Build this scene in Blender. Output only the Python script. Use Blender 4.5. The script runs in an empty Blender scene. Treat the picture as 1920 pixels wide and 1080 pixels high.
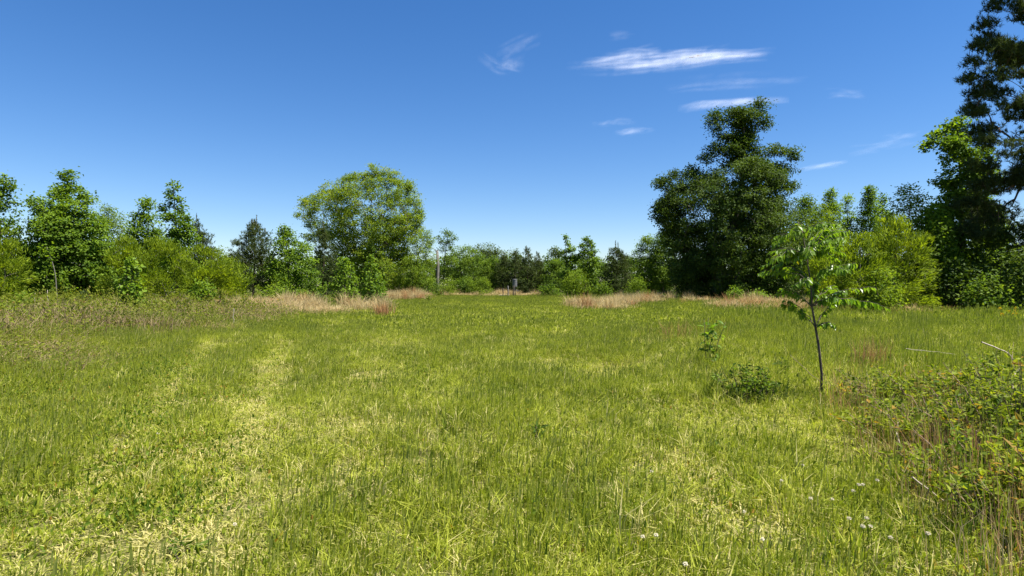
import bpy, math, random
import numpy as np
from mathutils import Vector

# ------------------------------------------------------------------ camera, sky, sun, exposure
sc = bpy.context.scene
COL = sc.collection
F, HZ, CAMZ = 1150.0, 535.0, 1.7          # focal length (px of a 1920 px wide frame), eye-level row, eye height
cd = bpy.data.cameras.new('camera'); cam = bpy.data.objects.new('camera', cd); COL.objects.link(cam)
cd.sensor_width = 36.0; cd.lens = 36.0 * F / 1920.0; cd.shift_y = -(540 - HZ) / 1920.0
cd.clip_start = 0.1; cd.clip_end = 60000.0
cam.location = (0, 0, CAMZ); cam.rotation_euler = (math.radians(90), 0, 0)
sc.camera = cam

SUN_EL, SUN_AZ = math.radians(63), math.radians(106)      # azimuth clockwise from +Y (view direction)
sdir = Vector((math.sin(SUN_AZ) * math.cos(SUN_EL), math.cos(SUN_AZ) * math.cos(SUN_EL), math.sin(SUN_EL)))
wd = bpy.data.worlds.new('World'); sc.world = wd; wd.use_nodes = True
nt = wd.node_tree; nt.nodes.clear()
wo = nt.nodes.new('ShaderNodeOutputWorld'); bg = nt.nodes.new('ShaderNodeBackground')
sky = nt.nodes.new('ShaderNodeTexSky'); sky.sky_type = 'NISHITA'; sky.sun_disc = False
sky.sun_elevation = SUN_EL; sky.sun_rotation = SUN_AZ
sky.altitude = 100; sky.air_density = 1.0; sky.dust_density = 0.02; sky.ozone_density = 2.0
bg.inputs['Strength'].default_value = 0.05
hs = nt.nodes.new('ShaderNodeHueSaturation'); hs.inputs['Saturation'].default_value = 1.3; nt.links.new(sky.outputs[0], hs.inputs['Color']); wb = nt.nodes.new('ShaderNodeMixRGB'); wb.blend_type = 'MULTIPLY'; wb.inputs[0].default_value = 1; wb.inputs[2].default_value = (.88, .925, 1.09, 1); nt.links.new(hs.outputs[0], wb.inputs[1]); nt.links.new(wb.outputs[0], bg.inputs['Color']); nt.links.new(bg.outputs[0], wo.inputs['Surface'])
sl = bpy.data.lights.new('sun', 'SUN'); sl.energy = 5.0; sl.angle = math.radians(0.53); sl.color = (1.0, 0.95, 0.87)
so = bpy.data.objects.new('sun', sl); COL.objects.link(so); so.location = (40, 20, 60)
so.rotation_euler = sdir.to_track_quat('Z', 'Y').to_euler()
sc.view_settings.view_transform = 'Standard'; sc.view_settings.look = 'None'
sc.view_settings.exposure = 1.5; sc.view_settings.gamma = 1.0; sc.view_settings.use_curve_mapping = False
sc.cycles.transparent_max_bounces = 48
sc.cycles.max_bounces = 8; sc.cycles.diffuse_bounces = 4; sc.cycles.transmission_bounces = 4

rng = np.random.default_rng(11)
random.seed(5)

# ------------------------------------------------------------------ helpers
def W(px, py, d):
    return np.array([(px - 960) / F * d, d, CAMZ + (HZ - py) / F * d])

def _hash(ix, iy, s):
    h = np.sin(ix * 127.1 + iy * 311.7 + s * 74.7) * 43758.5453
    return h - np.floor(h)

def noise2(x, y, s=0.0):
    x = np.asarray(x, float); y = np.asarray(y, float)
    ix, iy = np.floor(x), np.floor(y); fx, fy = x - ix, y - iy
    fx = fx * fx * (3 - 2 * fx); fy = fy * fy * (3 - 2 * fy)
    a, b = _hash(ix, iy, s), _hash(ix + 1, iy, s); c, d = _hash(ix, iy + 1, s), _hash(ix + 1, iy + 1, s)
    return (a * (1 - fx) + b * fx) * (1 - fy) + (c * (1 - fx) + d * fx) * fy

def gz(x, y):
    x = np.asarray(x, float); y = np.asarray(y, float)
    r = np.sqrt(x * x + y * y)
    h = .05 * np.sin(.7 * x + .3 * y) + .04 * np.sin(-.4 * x + .9 * y + 1) + .025 * np.sin(1.7 * x + 1.1 * y)
    h = h + 0.10 * (noise2(x / 2.6, y / 2.6, 3) - .5)
    return h * np.clip(1.4 - r / 120, .15, 1)

def G(px, d):                                # ground point in the direction of column px at depth d
    x = (px - 960) / F * d
    return np.array([x, d, float(gz(x, d))])

def unit(a):
    return a / np.maximum(np.linalg.norm(a, axis=-1, keepdims=True), 1e-9)

def rdir(n):
    return unit(rng.normal(size=(n, 3)))

class MB:                                    # numpy mesh collector
    def __init__(s): s.V = []; s.T = []; s.A = {}; s.n = 0
    def add(s, V, T, **attr):
        V = np.asarray(V, float); s.V.append(V); s.T.append(np.asarray(T, np.int64) + s.n); s.n += len(V)
        for k, v in attr.items():
            s.A.setdefault(k, []).append(np.broadcast_to(np.asarray(v, float), (len(V),)))
    def mesh(s, name, mat, origin=(0, 0, 0), smooth=False):
        me = bpy.data.meshes.new(name)
        V = np.concatenate(s.V) - np.asarray(origin, float); T = np.concatenate(s.T)
        me.vertices.add(len(V)); me.vertices.foreach_set('co', V.astype(np.float32).ravel())
        me.loops.add(len(T) * 3); me.loops.foreach_set('vertex_index', T.astype(np.int32).ravel())
        me.polygons.add(len(T)); me.polygons.foreach_set('loop_start', np.arange(0, len(T) * 3, 3, dtype=np.int32))
        try: me.polygons.foreach_set('loop_total', np.full(len(T), 3, dtype=np.int32))
        except Exception: pass
        me.polygons.foreach_set('use_smooth', np.full(len(T), smooth, dtype=bool))
        for k, v in s.A.items():
            a = me.attributes.new(k, 'FLOAT', 'POINT'); a.data.foreach_set('value', np.concatenate(v).astype(np.float32))
        me.materials.append(mat); me.update(calc_edges=True)
        return me
    def build(s, name, mat, parent=None, origin=(0, 0, 0), smooth=False):
        o = bpy.data.objects.new(name, s.mesh(name, mat, origin, smooth)); COL.objects.link(o)
        if parent is not None: o.parent = parent
        return o

def empty(name, loc):
    o = bpy.data.objects.new(name, None); COL.objects.link(o); o.location = loc; o.empty_display_size = .2
    return o

def tag(o, label=None, cat=None, group=None, kind=None):
    if label: o['label'] = label
    if cat: o['category'] = cat
    if group: o['group'] = group
    if kind: o['kind'] = kind
    return o

def tube(mb, P, R, sides=6, cap=True, **attr):
    P = np.asarray(P, float); R = np.broadcast_to(np.asarray(R, float), (len(P),))
    tg = unit(np.gradient(P, axis=0)); ref = np.array([0.31, 0.17, 0.93]) if abs(tg[0][2]) < .9 else np.array([1., .13, .05])
    a = unit(np.cross(tg, ref)); b = np.cross(tg, a)
    th = np.linspace(0, 2 * math.pi, sides, endpoint=False)
    ring = P[:, None] + R[:, None, None] * (a[:, None] * np.cos(th)[None, :, None] + b[:, None] * np.sin(th)[None, :, None])
    V = ring.reshape(-1, 3); T = []
    for i in range(len(P) - 1):
        for k in range(sides):
            p, q = i * sides + k, i * sides + (k + 1) % sides
            T += [(p, q, p + sides), (q, q + sides, p + sides)]
    if cap:
        V = np.vstack([V, P[-1:]]); e = len(V) - 1; o = (len(P) - 1) * sides
        T += [(o + k, o + (k + 1) % sides, e) for k in range(sides)]
    mb.add(V, T, **attr)

def add_box(mb, x0, x1, y0, y1, z0, z1):
    V = [(x, y, z) for z in (z0, z1) for y in (y0, y1) for x in (x0, x1)]
    T = [(0, 2, 1), (1, 2, 3), (4, 5, 6), (5, 7, 6), (0, 1, 4), (1, 5, 4), (2, 6, 3), (3, 6, 7), (0, 4, 2), (2, 4, 6), (1, 3, 5), (3, 7, 5)]
    mb.add(V, T)

def leaves(mb, C, ax, nr, L, Wd, tint, fold=.22, mid=.42, curl=0.0):
    n = len(C); ax = unit(ax); sd = unit(np.cross(ax, nr)); nr = np.cross(sd, ax)
    L = np.broadcast_to(L, (n,))[:, None]; Wd = np.broadcast_to(Wd, (n,))[:, None]
    v1 = C + ax * L * mid + sd * Wd * .5 + nr * Wd * fold
    v3 = C + ax * L * mid - sd * Wd * .5 + nr * Wd * fold
    v2 = C + ax * L - nr * L * curl
    V = np.stack([C, v1, v2, v3], 1).reshape(-1, 3)
    b = np.arange(n)[:, None] * 4
    T = np.concatenate([b + [0, 1, 2], b + [0, 2, 3]])
    mb.add(V, T, tint=np.repeat(tint, 4))

def needles(mb, C, ax, L, w, tint):
    n = len(C); ax = unit(ax); sd = unit(np.cross(ax, rdir(n)))
    V = np.stack([C - sd * w / 2, C + sd * w / 2, C + ax * np.broadcast_to(L, (n,))[:, None]], 1).reshape(-1, 3)
    mb.add(V, np.arange(n * 3).reshape(-1, 3), tint=np.repeat(tint, 3))

# ------------------------------------------------------------------ materials
def new_mat(name):
    m = bpy.data.materials.new(name); m.use_nodes = True; m.node_tree.nodes.clear(); return m, m.node_tree

def N(t, typ, **kw):
    n = t.nodes.new(typ)
    for k, v in kw.items(): setattr(n, k, v)
    return n

def leaf_mat(name, dark, light, transl=.35, rough=.5, spec=.35, tcol=None, third=None, nscale=.35, namp=.35):
    """leaf: base colour varies leaf by leaf (attribute tint) and by clumps; part of the light goes through"""
    m, t = new_mat(name); ln = t.links.new
    at = N(t, 'ShaderNodeAttribute', attribute_name='tint')
    geo = N(t, 'ShaderNodeNewGeometry')
    nz = N(t, 'ShaderNodeTexNoise'); nz.inputs['Scale'].default_value = nscale; nz.inputs['Detail'].default_value = 2
    ln(geo.outputs['Position'], nz.inputs['Vector'])
    ad = N(t, 'ShaderNodeMath', operation='MULTIPLY_ADD'); ad.inputs[1].default_value = namp * 2.4; ad.inputs[2].default_value = -namp * 1.2
    ln(nz.outputs['Fac'], ad.inputs[0])
    su = N(t, 'ShaderNodeMath', operation='ADD', use_clamp=True); ln(ad.outputs[0], su.inputs[0]); ln(at.outputs['Fac'], su.inputs[1])
    cr = N(t, 'ShaderNodeValToRGB'); e = cr.color_ramp.elements
    e[0].position = 0.05; e[0].color = (*dark, 1); e[1].position = .9; e[1].color = (*light, 1)
    if third: x = e.new(.985); x.color = (*third, 1)
    ln(su.outputs[0], cr.inputs[0])
    p = N(t, 'ShaderNodeBsdfPrincipled'); p.inputs['Roughness'].default_value = rough; p.inputs['Specular IOR Level'].default_value = spec
    ln(cr.outputs[0], p.inputs['Base Color'])
    tr = N(t, 'ShaderNodeBsdfTranslucent')
    mx = N(t, 'ShaderNodeMixRGB', blend_type='MULTIPLY'); mx.inputs[0].default_value = 1; mx.inputs[2].default_value = (*(tcol or (1.5, 1.45, .6)), 1)
    ln(cr.outputs[0], mx.inputs[1]); ln(mx.outputs[0], tr.inputs['Color'])
    ms = N(t, 'ShaderNodeMixShader'); ms.inputs[0].default_value = transl
    out = N(t, 'ShaderNodeOutputMaterial')
    ln(p.outputs[0], ms.inputs[1]); ln(tr.outputs[0], ms.inputs[2]); ln(ms.outputs[0], out.inputs['Surface'])
    return m

def rough_mat(name, c1, c2, scale=6.0, rough=.85, stretch=(1, 1, 1), bump=.4, metal=0.0, spec=.3):
    m, t = new_mat(name); ln = t.links.new
    tc = N(t, 'ShaderNodeTexCoord'); mp = N(t, 'ShaderNodeMapping'); mp.inputs['Scale'].default_value = stretch
    nz = N(t, 'ShaderNodeTexNoise'); nz.inputs['Scale'].default_value = scale; nz.inputs['Detail'].default_value = 6
    ln(tc.outputs['Object'], mp.inputs['Vector']); ln(mp.outputs[0], nz.inputs['Vector'])
    cr = N(t, 'ShaderNodeValToRGB'); e = cr.color_ramp.elements
    e[0].position = .3; e[0].color = (*c1, 1); e[1].position = .7; e[1].color = (*c2, 1)
    ln(nz.outputs['Fac'], cr.inputs[0])
    p = N(t, 'ShaderNodeBsdfPrincipled'); p.inputs['Roughness'].default_value = rough; p.inputs['Metallic'].default_value = metal
    p.inputs['Specular IOR Level'].default_value = spec
    bp = N(t, 'ShaderNodeBump'); bp.inputs['Strength'].default_value = bump; bp.inputs['Distance'].default_value = .02
    ln(nz.outputs['Fac'], bp.inputs['Height']); ln(bp.outputs[0], p.inputs['Normal'])
    ln(cr.outputs[0], p.inputs['Base Color'])
    out = N(t, 'ShaderNodeOutputMaterial'); ln(p.outputs[0], out.inputs['Surface'])
    return m

M = {}
M['bark'] = rough_mat('bark', (.055, .045, .036), (.16, .135, .11), 9, stretch=(1, 1, .25))
M['bark_pale'] = rough_mat('bark_pale', (.07, .064, .055), (.18, .165, .14), 9, stretch=(1, 1, .25))
M['bark_pine'] = rough_mat('bark_pine', (.06, .042, .032), (.17, .11, .08), 8, stretch=(1, 1, .3))
M['stem_dark'] = rough_mat('stem_dark', (.045, .034, .026), (.11, .085, .065), 40, stretch=(1, 1, .2))
M['dead'] = rough_mat('dead', (.26, .21, .16), (.48, .42, .34), 20, stretch=(1, 1, .3))
M['dead_brown'] = rough_mat('dead_brown', (.12, .08, .055), (.27, .19, .13), 20, stretch=(1, 1, .3))
M['gum'] = leaf_mat('gum_leaf', (.040, .088, .009), (.180, .275, .024), .48, .6, .14)
M['gum_bright'] = leaf_mat('gum_bright_leaf', (.070, .135, .013), (.195, .290, .028), .44, .6, .14)
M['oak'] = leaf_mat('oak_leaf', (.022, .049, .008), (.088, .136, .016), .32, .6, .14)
M['elm'] = leaf_mat('elm_leaf', (.070, .125, .012), (.225, .300, .026), .48, .6, .12, third=(.235, .245, .03))
M['mid'] = leaf_mat('mid_leaf', (.042, .092, .012), (.158, .230, .026), .44, .6, .12)
M['far'] = leaf_mat('far_leaf', (.042, .070, .020), (.105, .145, .035), .36, .6, .1)
M['bright'] = leaf_mat('bright_leaf', (.070, .128, .010), (.195, .270, .022), .42, .6, .12)
M['feather'] = leaf_mat('feather_leaf', (.075, .125, .008), (.220, .285, .016), .44, .65, .1)
M['pine'] = leaf_mat('pine_needle', (.028, .050, .013), (.088, .115, .026), .3, .6, .15, tcol=(1.2, 1.2, .7))
M['pine_big'] = leaf_mat('pine_needle_dark', (.024, .042, .012), (.082, .110, .026), .3, .6, .15, tcol=(1.2, 1.2, .7))
M['candle'] = rough_mat('pine_candle', (.10, .10, .05), (.19, .17, .09), 20)
M['persimmon'] = leaf_mat('persimmon_leaf', (.070, .148, .012), (.205, .300, .026), .48, .38, .28, third=(.36, .32, .02), nscale=1.2, namp=.2)
M['bramble'] = leaf_mat('bramble_leaf', (.058, .105, .009), (.235, .275, .022), .42, .6, .12, third=(.27, .17, .03), nscale=1.6, namp=.5)
M['scrub'] = leaf_mat('scrub_leaf', (.058, .085, .010), (.190, .215, .024), .40, .7, .08, third=(.24, .16, .08), nscale=.8, namp=.4)
M['weed'] = leaf_mat('weed_leaf', (.045, .088, .009), (.135, .200, .018), .40, .6, .12)
M['yellow'] = leaf_mat('yellow_leaf', (.42, .26, .01), (.62, .40, .015), .25, .7, .1)
M['tan'] = leaf_mat('dry_grass_blade', (.32, .25, .115), (.58, .475, .255), .36, .8, .06, tcol=(1.1, 1.0, .8), nscale=.35, namp=.35)
M['rust'] = leaf_mat('rust_grass_blade', (.27, .145, .06), (.50, .31, .15), .34, .8, .06, tcol=(1.1, 1.0, .8))
M['grey'] = leaf_mat('grey_dead_blade', (.17, .125, .065), (.37, .285, .16), .3, .8, .06, tcol=(1.1, 1.0, .8), nscale=.6, namp=.4)
M['white'] = leaf_mat('seed_fluff', (.55, .50, .36), (.75, .70, .55), .3, .8, .1, tcol=(1, 1, 1))

def grass_mat():
    m, t = new_mat('meadow_blade'); ln = t.links.new
    at = N(t, 'ShaderNodeAttribute', attribute_name='tint'); dr = N(t, 'ShaderNodeAttribute', attribute_name='dry')
    geo = N(t, 'ShaderNodeNewGeometry')
    nz = N(t, 'ShaderNodeTexNoise'); nz.inputs['Scale'].default_value = .45; nz.inputs['Detail'].default_value = 6; nz.inputs['Roughness'].default_value = .6
    ln(geo.outputs['Position'], nz.inputs['Vector'])
    mp = N(t, 'ShaderNodeMapRange'); mp.inputs['From Min'].default_value = .34; mp.inputs['From Max'].default_value = .66
    mp.inputs['To Min'].default_value = -.19; mp.inputs['To Max'].default_value = .19
    ln(nz.outputs['Fac'], mp.inputs['Value'])
    su = N(t, 'ShaderNodeMath', operation='ADD', use_clamp=True); ln(mp.outputs[0], su.inputs[0]); ln(at.outputs['Fac'], su.inputs[1])
    cr = N(t, 'ShaderNodeValToRGB'); e = cr.color_ramp.elements
    e[0].position = .0; e[0].color = (.098, .145, .008, 1); e[1].position = 1; e[1].color = (.390, .420, .045, 1)
    x = e.new(.5); x.color = (.232, .268, .020, 1)
    ln(su.outputs[0], cr.inputs[0])
    mx = N(t, 'ShaderNodeMixRGB'); mx.inputs[2].default_value = (.54, .47, .21, 1)
    ln(dr.outputs['Fac'], mx.inputs[0]); ln(cr.outputs[0], mx.inputs[1])
    p = N(t, 'ShaderNodeBsdfPrincipled'); p.inputs['Roughness'].default_value = .6; p.inputs['Specular IOR Level'].default_value = .15
    ln(mx.outputs[0], p.inputs['Base Color'])
    tr = N(t, 'ShaderNodeBsdfTranslucent'); m2 = N(t, 'ShaderNodeMixRGB', blend_type='MULTIPLY'); m2.inputs[0].default_value = 1
    m2.inputs[2].default_value = (1.25, 1.35, .55, 1); ln(mx.outputs[0], m2.inputs[1]); ln(m2.outputs[0], tr.inputs['Color'])
    ms = N(t, 'ShaderNodeMixShader'); ms.inputs[0].default_value = .42
    out = N(t, 'ShaderNodeOutputMaterial')
    ln(p.outputs[0], ms.inputs[1]); ln(tr.outputs[0], ms.inputs[2]); ln(ms.outputs[0], out.inputs['Surface'])
    return m
M['grass'] = grass_mat()

def ground_mat():
    m, t = new_mat('meadow_ground'); ln = t.links.new
    geo = N(t, 'ShaderNodeNewGeometry')
    n1 = N(t, 'ShaderNodeTexNoise'); n1.inputs['Scale'].default_value = 3.0; n1.inputs['Detail'].default_value = 8; n1.inputs['Roughness'].default_value = .7
    ln(geo.outputs['Position'], n1.inputs['Vector'])
    cr = N(t, 'ShaderNodeValToRGB'); e = cr.color_ramp.elements
    e[0].position = .30; e[0].color = (.035, .030, .015, 1); e[1].position = .78; e[1].color = (.16, .125, .065, 1)
    x = e.new(.5); x.color = (.075, .080, .020, 1)
    ln(n1.outputs['Fac'], cr.inputs[0])
    p = N(t, 'ShaderNodeBsdfPrincipled'); p.inputs['Roughness'].default_value = .95; p.inputs['Specular IOR Level'].default_value = .1
    bp = N(t, 'ShaderNodeBump'); bp.inputs['Strength'].default_value = .7; bp.inputs['Distance'].default_value = .05
    ln(n1.outputs['Fac'], bp.inputs['Height']); ln(bp.outputs[0], p.inputs['Normal'])
    ln(cr.outputs[0], p.inputs['Base Color'])
    out = N(t, 'ShaderNodeOutputMaterial'); ln(p.outputs[0], out.inputs['Surface'])
    return m
M['ground'] = ground_mat()

# ------------------------------------------------------------------ ground sheet
n = 200; tt = np.linspace(-1, 1, n + 1); s8 = 3000 * np.sinh(8 * tt) / np.sinh(8)
X, Y = np.meshgrid(s8, s8 + 12.0, indexing='xy')
V = np.stack([X, Y, gz(X, Y)], -1).reshape(-1, 3)
i, j = np.meshgrid(np.arange(n), np.arange(n), indexing='ij'); a = (i * (n + 1) + j).ravel()
T = np.concatenate([np.stack([a, a + 1, a + n + 2], 1), np.stack([a, a + n + 2, a + n + 1], 1)])
mb = MB(); mb.add(V, T); tag(mb.build('ground', M['ground'], smooth=True), kind='structure')

# ------------------------------------------------------------------ trees
ST = dict(   # leaf kind, leaf length, leaf width, leaves per m2 of silhouette
    gum=dict(k='broad', L=.21, w=.17, dens=330, mat='gum', cr=.50),
    gumb=dict(k='broad', L=.19, w=.15, dens=360, mat='gum_bright', cr=.42),
    oak=dict(k='broad', L=.24, w=.13, dens=330, mat='oak', cr=.85),
    elm=dict(k='broad', L=.24, w=.14, dens=210, mat='elm', cr=.80),
    mid=dict(k='broad', L=.24, w=.15, dens=300, mat='mid', cr=.65),
    far=dict(k='broad', L=.34, w=.22, dens=150, mat='far', cr=.9),
    bright=dict(k='broad', L=.18, w=.10, dens=420, mat='bright', cr=.5),
    feather=dict(k='feather', L=.24, w=.055, dens=560, mat='feather', cr=.55),
    scrub=dict(k='feather', L=.16, w=.05, dens=420, mat='scrub', cr=.35),
    pine=dict(k='needle', L=.28, w=.038, dens=1150, mat='pine', cr=.42),
    bigpine=dict(k='needle', L=.30, w=.036, dens=1350, mat='pine_big', cr=.55),
)

def tree(name, label, d, bx, rows=None, blobs=None, style='mid', cat='tree', group=None, trunk=None, r0=None, tfrac=.9,
         parts=False, bark='bark', dens=1.0, gap=.0, seed=0, crf=1.0, low=None, depth=.9, candles=0, tips=True, tlean=None):
    global rng
    rng = np.random.default_rng(1000 + seed * 17 + int(abs(bx) * 3 + d * 7))
    s = ST[style]; base = G(bx, d); k = d / F
    # --- clump centres
    C = []; R = []
    cr0 = s['cr'] * crf * (.62 if blobs is not None else .85)
    if rows is not None:
        rows = sorted(rows); ys = np.array([r[0] for r in rows], float); xl = np.array([r[1] for r in rows], float); xr = np.array([r[2] for r in rows], float)
        area = float(np.trapz(xr - xl, ys)) * k * k
        nc = int(max(14, area / (cr0 * cr0) * 1.1))
        yy = rng.uniform(ys[0], ys[-1], nc * 8); wl = np.interp(yy, ys, xr - xl)
        keep = rng.uniform(0, wl.max(), nc * 8) < wl; yy = yy[keep][:nc]; nc = len(yy)
        cx = (np.interp(yy, ys, xl) + np.interp(yy, ys, xr)) / 2; hw = np.interp(yy, ys, xr - xl) / 2
        cr = cr0 * rng.uniform(.7, 1.25, nc); hwm = np.maximum(hw * k - cr * .75, hw * k * .25)
        th = rng.uniform(0, 2 * math.pi, nc); rr = rng.uniform(0, 1, nc) ** .42
        P = np.stack([(cx - 960) * k + hwm * rr * np.cos(th), d + depth * hwm * rr * np.sin(th), CAMZ + (HZ - yy) * k], 1)
        C.append(P); R.append(cr)
        # outline clumps
        m = max(4, int((ys[-1] - ys[0]) * k / (cr0 * 1.5)))
        for side in (0, 1):
            y2 = np.linspace(ys[0], ys[-1], m) + rng.normal(0, cr0 * .2 / k, m)
            e = np.interp(y2, ys, xl if side == 0 else xr); c2 = (np.interp(y2, ys, xl) + np.interp(y2, ys, xr)) / 2
            rr2 = cr0 * rng.uniform(.45, .9, m)
            sg = 1 if side == 0 else -1
            xw = (e - 960) * k + sg * rr2 * .8
            cwx = (c2 - 960) * k
            xw = np.where(sg * (cwx - xw) < 0, cwx, xw)
            C.append(np.stack([xw, d + rng.normal(0, .25, m) * np.abs(cwx - xw), CAMZ + (HZ - y2) * k], 1)); R.append(rr2)
    else: area = 0
    if blobs is not None:
        bb = np.array([(b[0], b[1], b[2], b[3]) for b in blobs], float)
        cxa = (bb[:, 0].min() + bb[:, 0].max()) / 2; hwa = (bb[:, 0].max() - bb[:, 0].min()) / 2 + 1
        for b in blobs:
            px, py, rx, ry = b[:4]
            env = math.sqrt(max(.05, 1 - ((px - cxa) / (hwa * 1.15)) ** 2)) * hwa * .7
            off = b[4] if len(b) > 4 else rng.uniform(-1, 1) * env
            rx *= 1.12; ry *= 1.12; ar = math.pi * rx * ry * k * k; area += ar * .8
            m = int(max(3, ar / (cr0 * cr0) * .9))
            u = rdir(m) * (rng.uniform(0, 1, m) ** .45)[:, None]
            c = np.array([(px - 960) * k, d + off * k, CAMZ + (HZ - py) * k])
            P = c + u * np.array([max(rx * k - cr0 * .4, .25), max((rx + ry) / 2 * k - cr0 * .4, .25), max(ry * k - cr0 * .35, .25)])
            C.append(P); R.append(cr0 * rng.uniform(.6, 1.2, m))
    C = np.vstack(C); R = np.concatenate(R)
    if gap > 0:
        q = noise2(C[:, 0] / 1.3 + C[:, 1] * .7, C[:, 2] / 1.3 + C[:, 1] * .4, bx)
        kp = q > gap; C, R = C[kp], R[kp]
    C[:, 2] = np.maximum(C[:, 2], base[2] + R * .5)
    # --- trunk
    top = C[np.argmax(C[:, 2])]
    if trunk: tp = np.array([W(p[0], p[1], d) + np.array([0, (p[2] if len(p) > 2 else 0) * k, 0]) for p in trunk]); tp = np.vstack([base, tp])
    else:
        H = top[2] - base[2]; e = base + (np.array([top[0], top[1] * .5 + d * .5, top[2]]) - base) * tfrac
        tp = np.array([base + (e - base) * f for f in (0, .25, .5, .75, 1)])
        tp[1:-1, :2] += rng.normal(0, .012 * H, (3, 2))
    tl = np.concatenate([[0], np.cumsum(np.linalg.norm(np.diff(tp, axis=0), axis=1))]); mseg = max(8, len(tp) * 3)
    tq = np.linspace(0, tl[-1], mseg)
    TP = np.stack([np.interp(tq, tl, tp[:, a]) for a in range(3)], 1)
    ker = np.array([.25, .5, .25])
    for _ in range(2): TP[1:-1] = TP[:-2] * .25 + TP[1:-1] * .5 + TP[2:] * .25
    TP[0, 2] -= .15
    Hh = max(top[2] - base[2], .5); r0 = r0 or (.012 * Hh + .02)
    TR = r0 * (1 - .82 * (tq / tl[-1])) ; TR[0] *= 1.5; TR[1] *= 1.12
    # --- greedy branching
    pos = [p for p in TP]; par = [-1] + list(range(mseg - 1)); rad = list(TR)
    order = np.argsort(np.min(np.linalg.norm(C[:, None] - TP[None], axis=2), axis=1))
    chains = []
    z0 = base[2] + (low if low is not None else .12) * Hh
    for ci in order:
        c = C[ci]; A = np.array(pos)
        hd = np.linalg.norm(A[:, :2] - c[:2], axis=1); dd = np.linalg.norm(A - c, axis=1)
        cost = dd + 1.6 * np.maximum(0, A[:, 2] - c[2] + .45 * hd) + np.where(A[:, 2] < z0, 2.0 * (z0 - A[:, 2]), 0)
        jn = int(np.argmin(cost)); p0 = A[jn]; v = c - p0; ln_ = np.linalg.norm(v)
        if ln_ < .05: continue
        bow = np.array([0, 0, .12 * ln_]) + rng.normal(0, .05, 3) * ln_
        ids = [jn]
        for f in (.35, .7, 1.0):
            pos.append(p0 + v * f + bow * 4 * f * (1 - f) * .6); par.append(ids[-1]); rad.append(0); ids.append(len(pos) - 1)
        chains.append((ids, ci))
    cnt = np.zeros(len(pos)); tipset = {ids[-1] for ids, _ in chains}
    for q in range(len(pos) - 1, -1, -1):
        if q in tipset: cnt[q] += 1
        if par[q] >= 0: cnt[par[q]] += cnt[q]
    rt = max(.006, r0 * .55 / math.sqrt(max(cnt[0], 1)))
    rad = np.array([rad[q] if q < mseg else min(rt * math.sqrt(max(cnt[q], 1)), r0 * .6) for q in range(len(pos))])
    root = empty(name, base)
    tb = MB(); tube(tb, TP, TR, 9)
    limbroot = {}
    for ids, ci in chains:
        j0 = ids[0]
        key = None
        if parts:
            q = j0
            if q < mseg: key = ids[1]
            else:
                while par[q] >= mseg: q = par[q]
                key = q
        P = np.array([pos[q] for q in ids]); r = rad[ids].copy(); r[0] = min(r[0], r[1] * 1.3)
        t = 0
        if parts: limbroot.setdefault(key, []).append((P, r))
        else: tube(tb, P, r, 5 if r[1] > .03 else 4)
    trunk_o = None
    if parts:
        for key, L in limbroot.items():
            if rad[key] > .055:
                lb = MB()
                for P, r in L: tube(lb, P, r, 6 if r[1] > .05 else 4)
                lb.build('limb', M[bark], root, base, smooth=True)
            else:
                for P, r in L: tube(tb, P, r, 4)
    tb.build('trunk', M[bark], root, base, smooth=True)
    # --- foliage
    nl = int(area * s['dens'] * dens); wt = R ** 2; per = np.maximum(6, (nl * wt / wt.sum())).astype(int)
    cid = np.repeat(np.arange(len(C)), per); nn = len(cid)
    cb = MB()
    ctint = rng.normal(.48, .16, len(C))
    tint = np.clip(ctint[cid] + rng.normal(0, .17, nn), 0, 1)
    axc = np.array([np.mean(TP[:, 0]), np.mean(TP[:, 1]), base[2] + Hh * .45])
    outd = unit(C - axc + 1e-6)
    kd = s['k']
    if kd == 'broad':
        u = rng.normal(size=(nn, 3)) * .62
        P = C[cid] + u * R[cid][:, None] * np.array([1.15, 1.15, .72])
        nr = unit(np.array([0, 0, .55]) + .45 * outd[cid] + .75 * rng.normal(size=(nn, 3)) * .8)
        ax = rng.normal(size=(nn, 3)) + .5 * u + np.array([0, 0, -.35]); ax = ax - nr * np.sum(ax * nr, 1, keepdims=True)
        sz = rng.uniform(.65, 1.25, nn)
        leaves(cb, P, ax, nr, s['L'] * sz, s['w'] * sz, tint)
    elif kd == 'feather':
        u = rdir(nn) * (rng.uniform(0, 1, nn) ** .5)[:, None]
        P = C[cid] + u * R[cid][:, None] * np.array([1.2, 1.2, .9])
        cax = unit(outd * .9 + np.array([0.15, 0, .65]) + rng.normal(0, .35, (len(C), 3)))
        ax = unit(cax[cid] + rng.normal(0, .33, (nn, 3)))
        nr = rng.normal(size=(nn, 3)) + np.array([0, 0, .5])
        sz = rng.uniform(.6, 1.35, nn)
        leaves(cb, P, ax, nr, s['L'] * sz, s['w'] * sz, tint, fold=.1)
    else:
        nt_ = max(1, nn // 13)                        # needle tufts
        tid = rng.choice(len(C), nt_, p=wt / wt.sum())
        u = rng.normal(size=(nt_, 3)) * .62
        TC = C[tid] + u * R[tid][:, None] * np.array([1.15, 1.15, .75])
        ta = unit(outd[tid] * .7 + np.array([0, 0, .55]) + .5 * rng.normal(size=(nt_, 3)))
        q = np.repeat(np.arange(nt_), 13); mm = len(q)
        ax = unit(ta[q] * .75 + rng.normal(0, .55, (mm, 3)))
        Pn = TC[q] + ta[q] * rng.uniform(-.10, .10, mm)[:, None]
        tt_ = np.clip(ctint[tid][q] + rng.normal(0, .15, mm), 0, 1)
        needles(cb, Pn, ax, s['L'] * rng.uniform(.7, 1.15, mm), s['w'], tt_)
    cb.build('crown', M[s['mat']], root, base)
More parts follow.
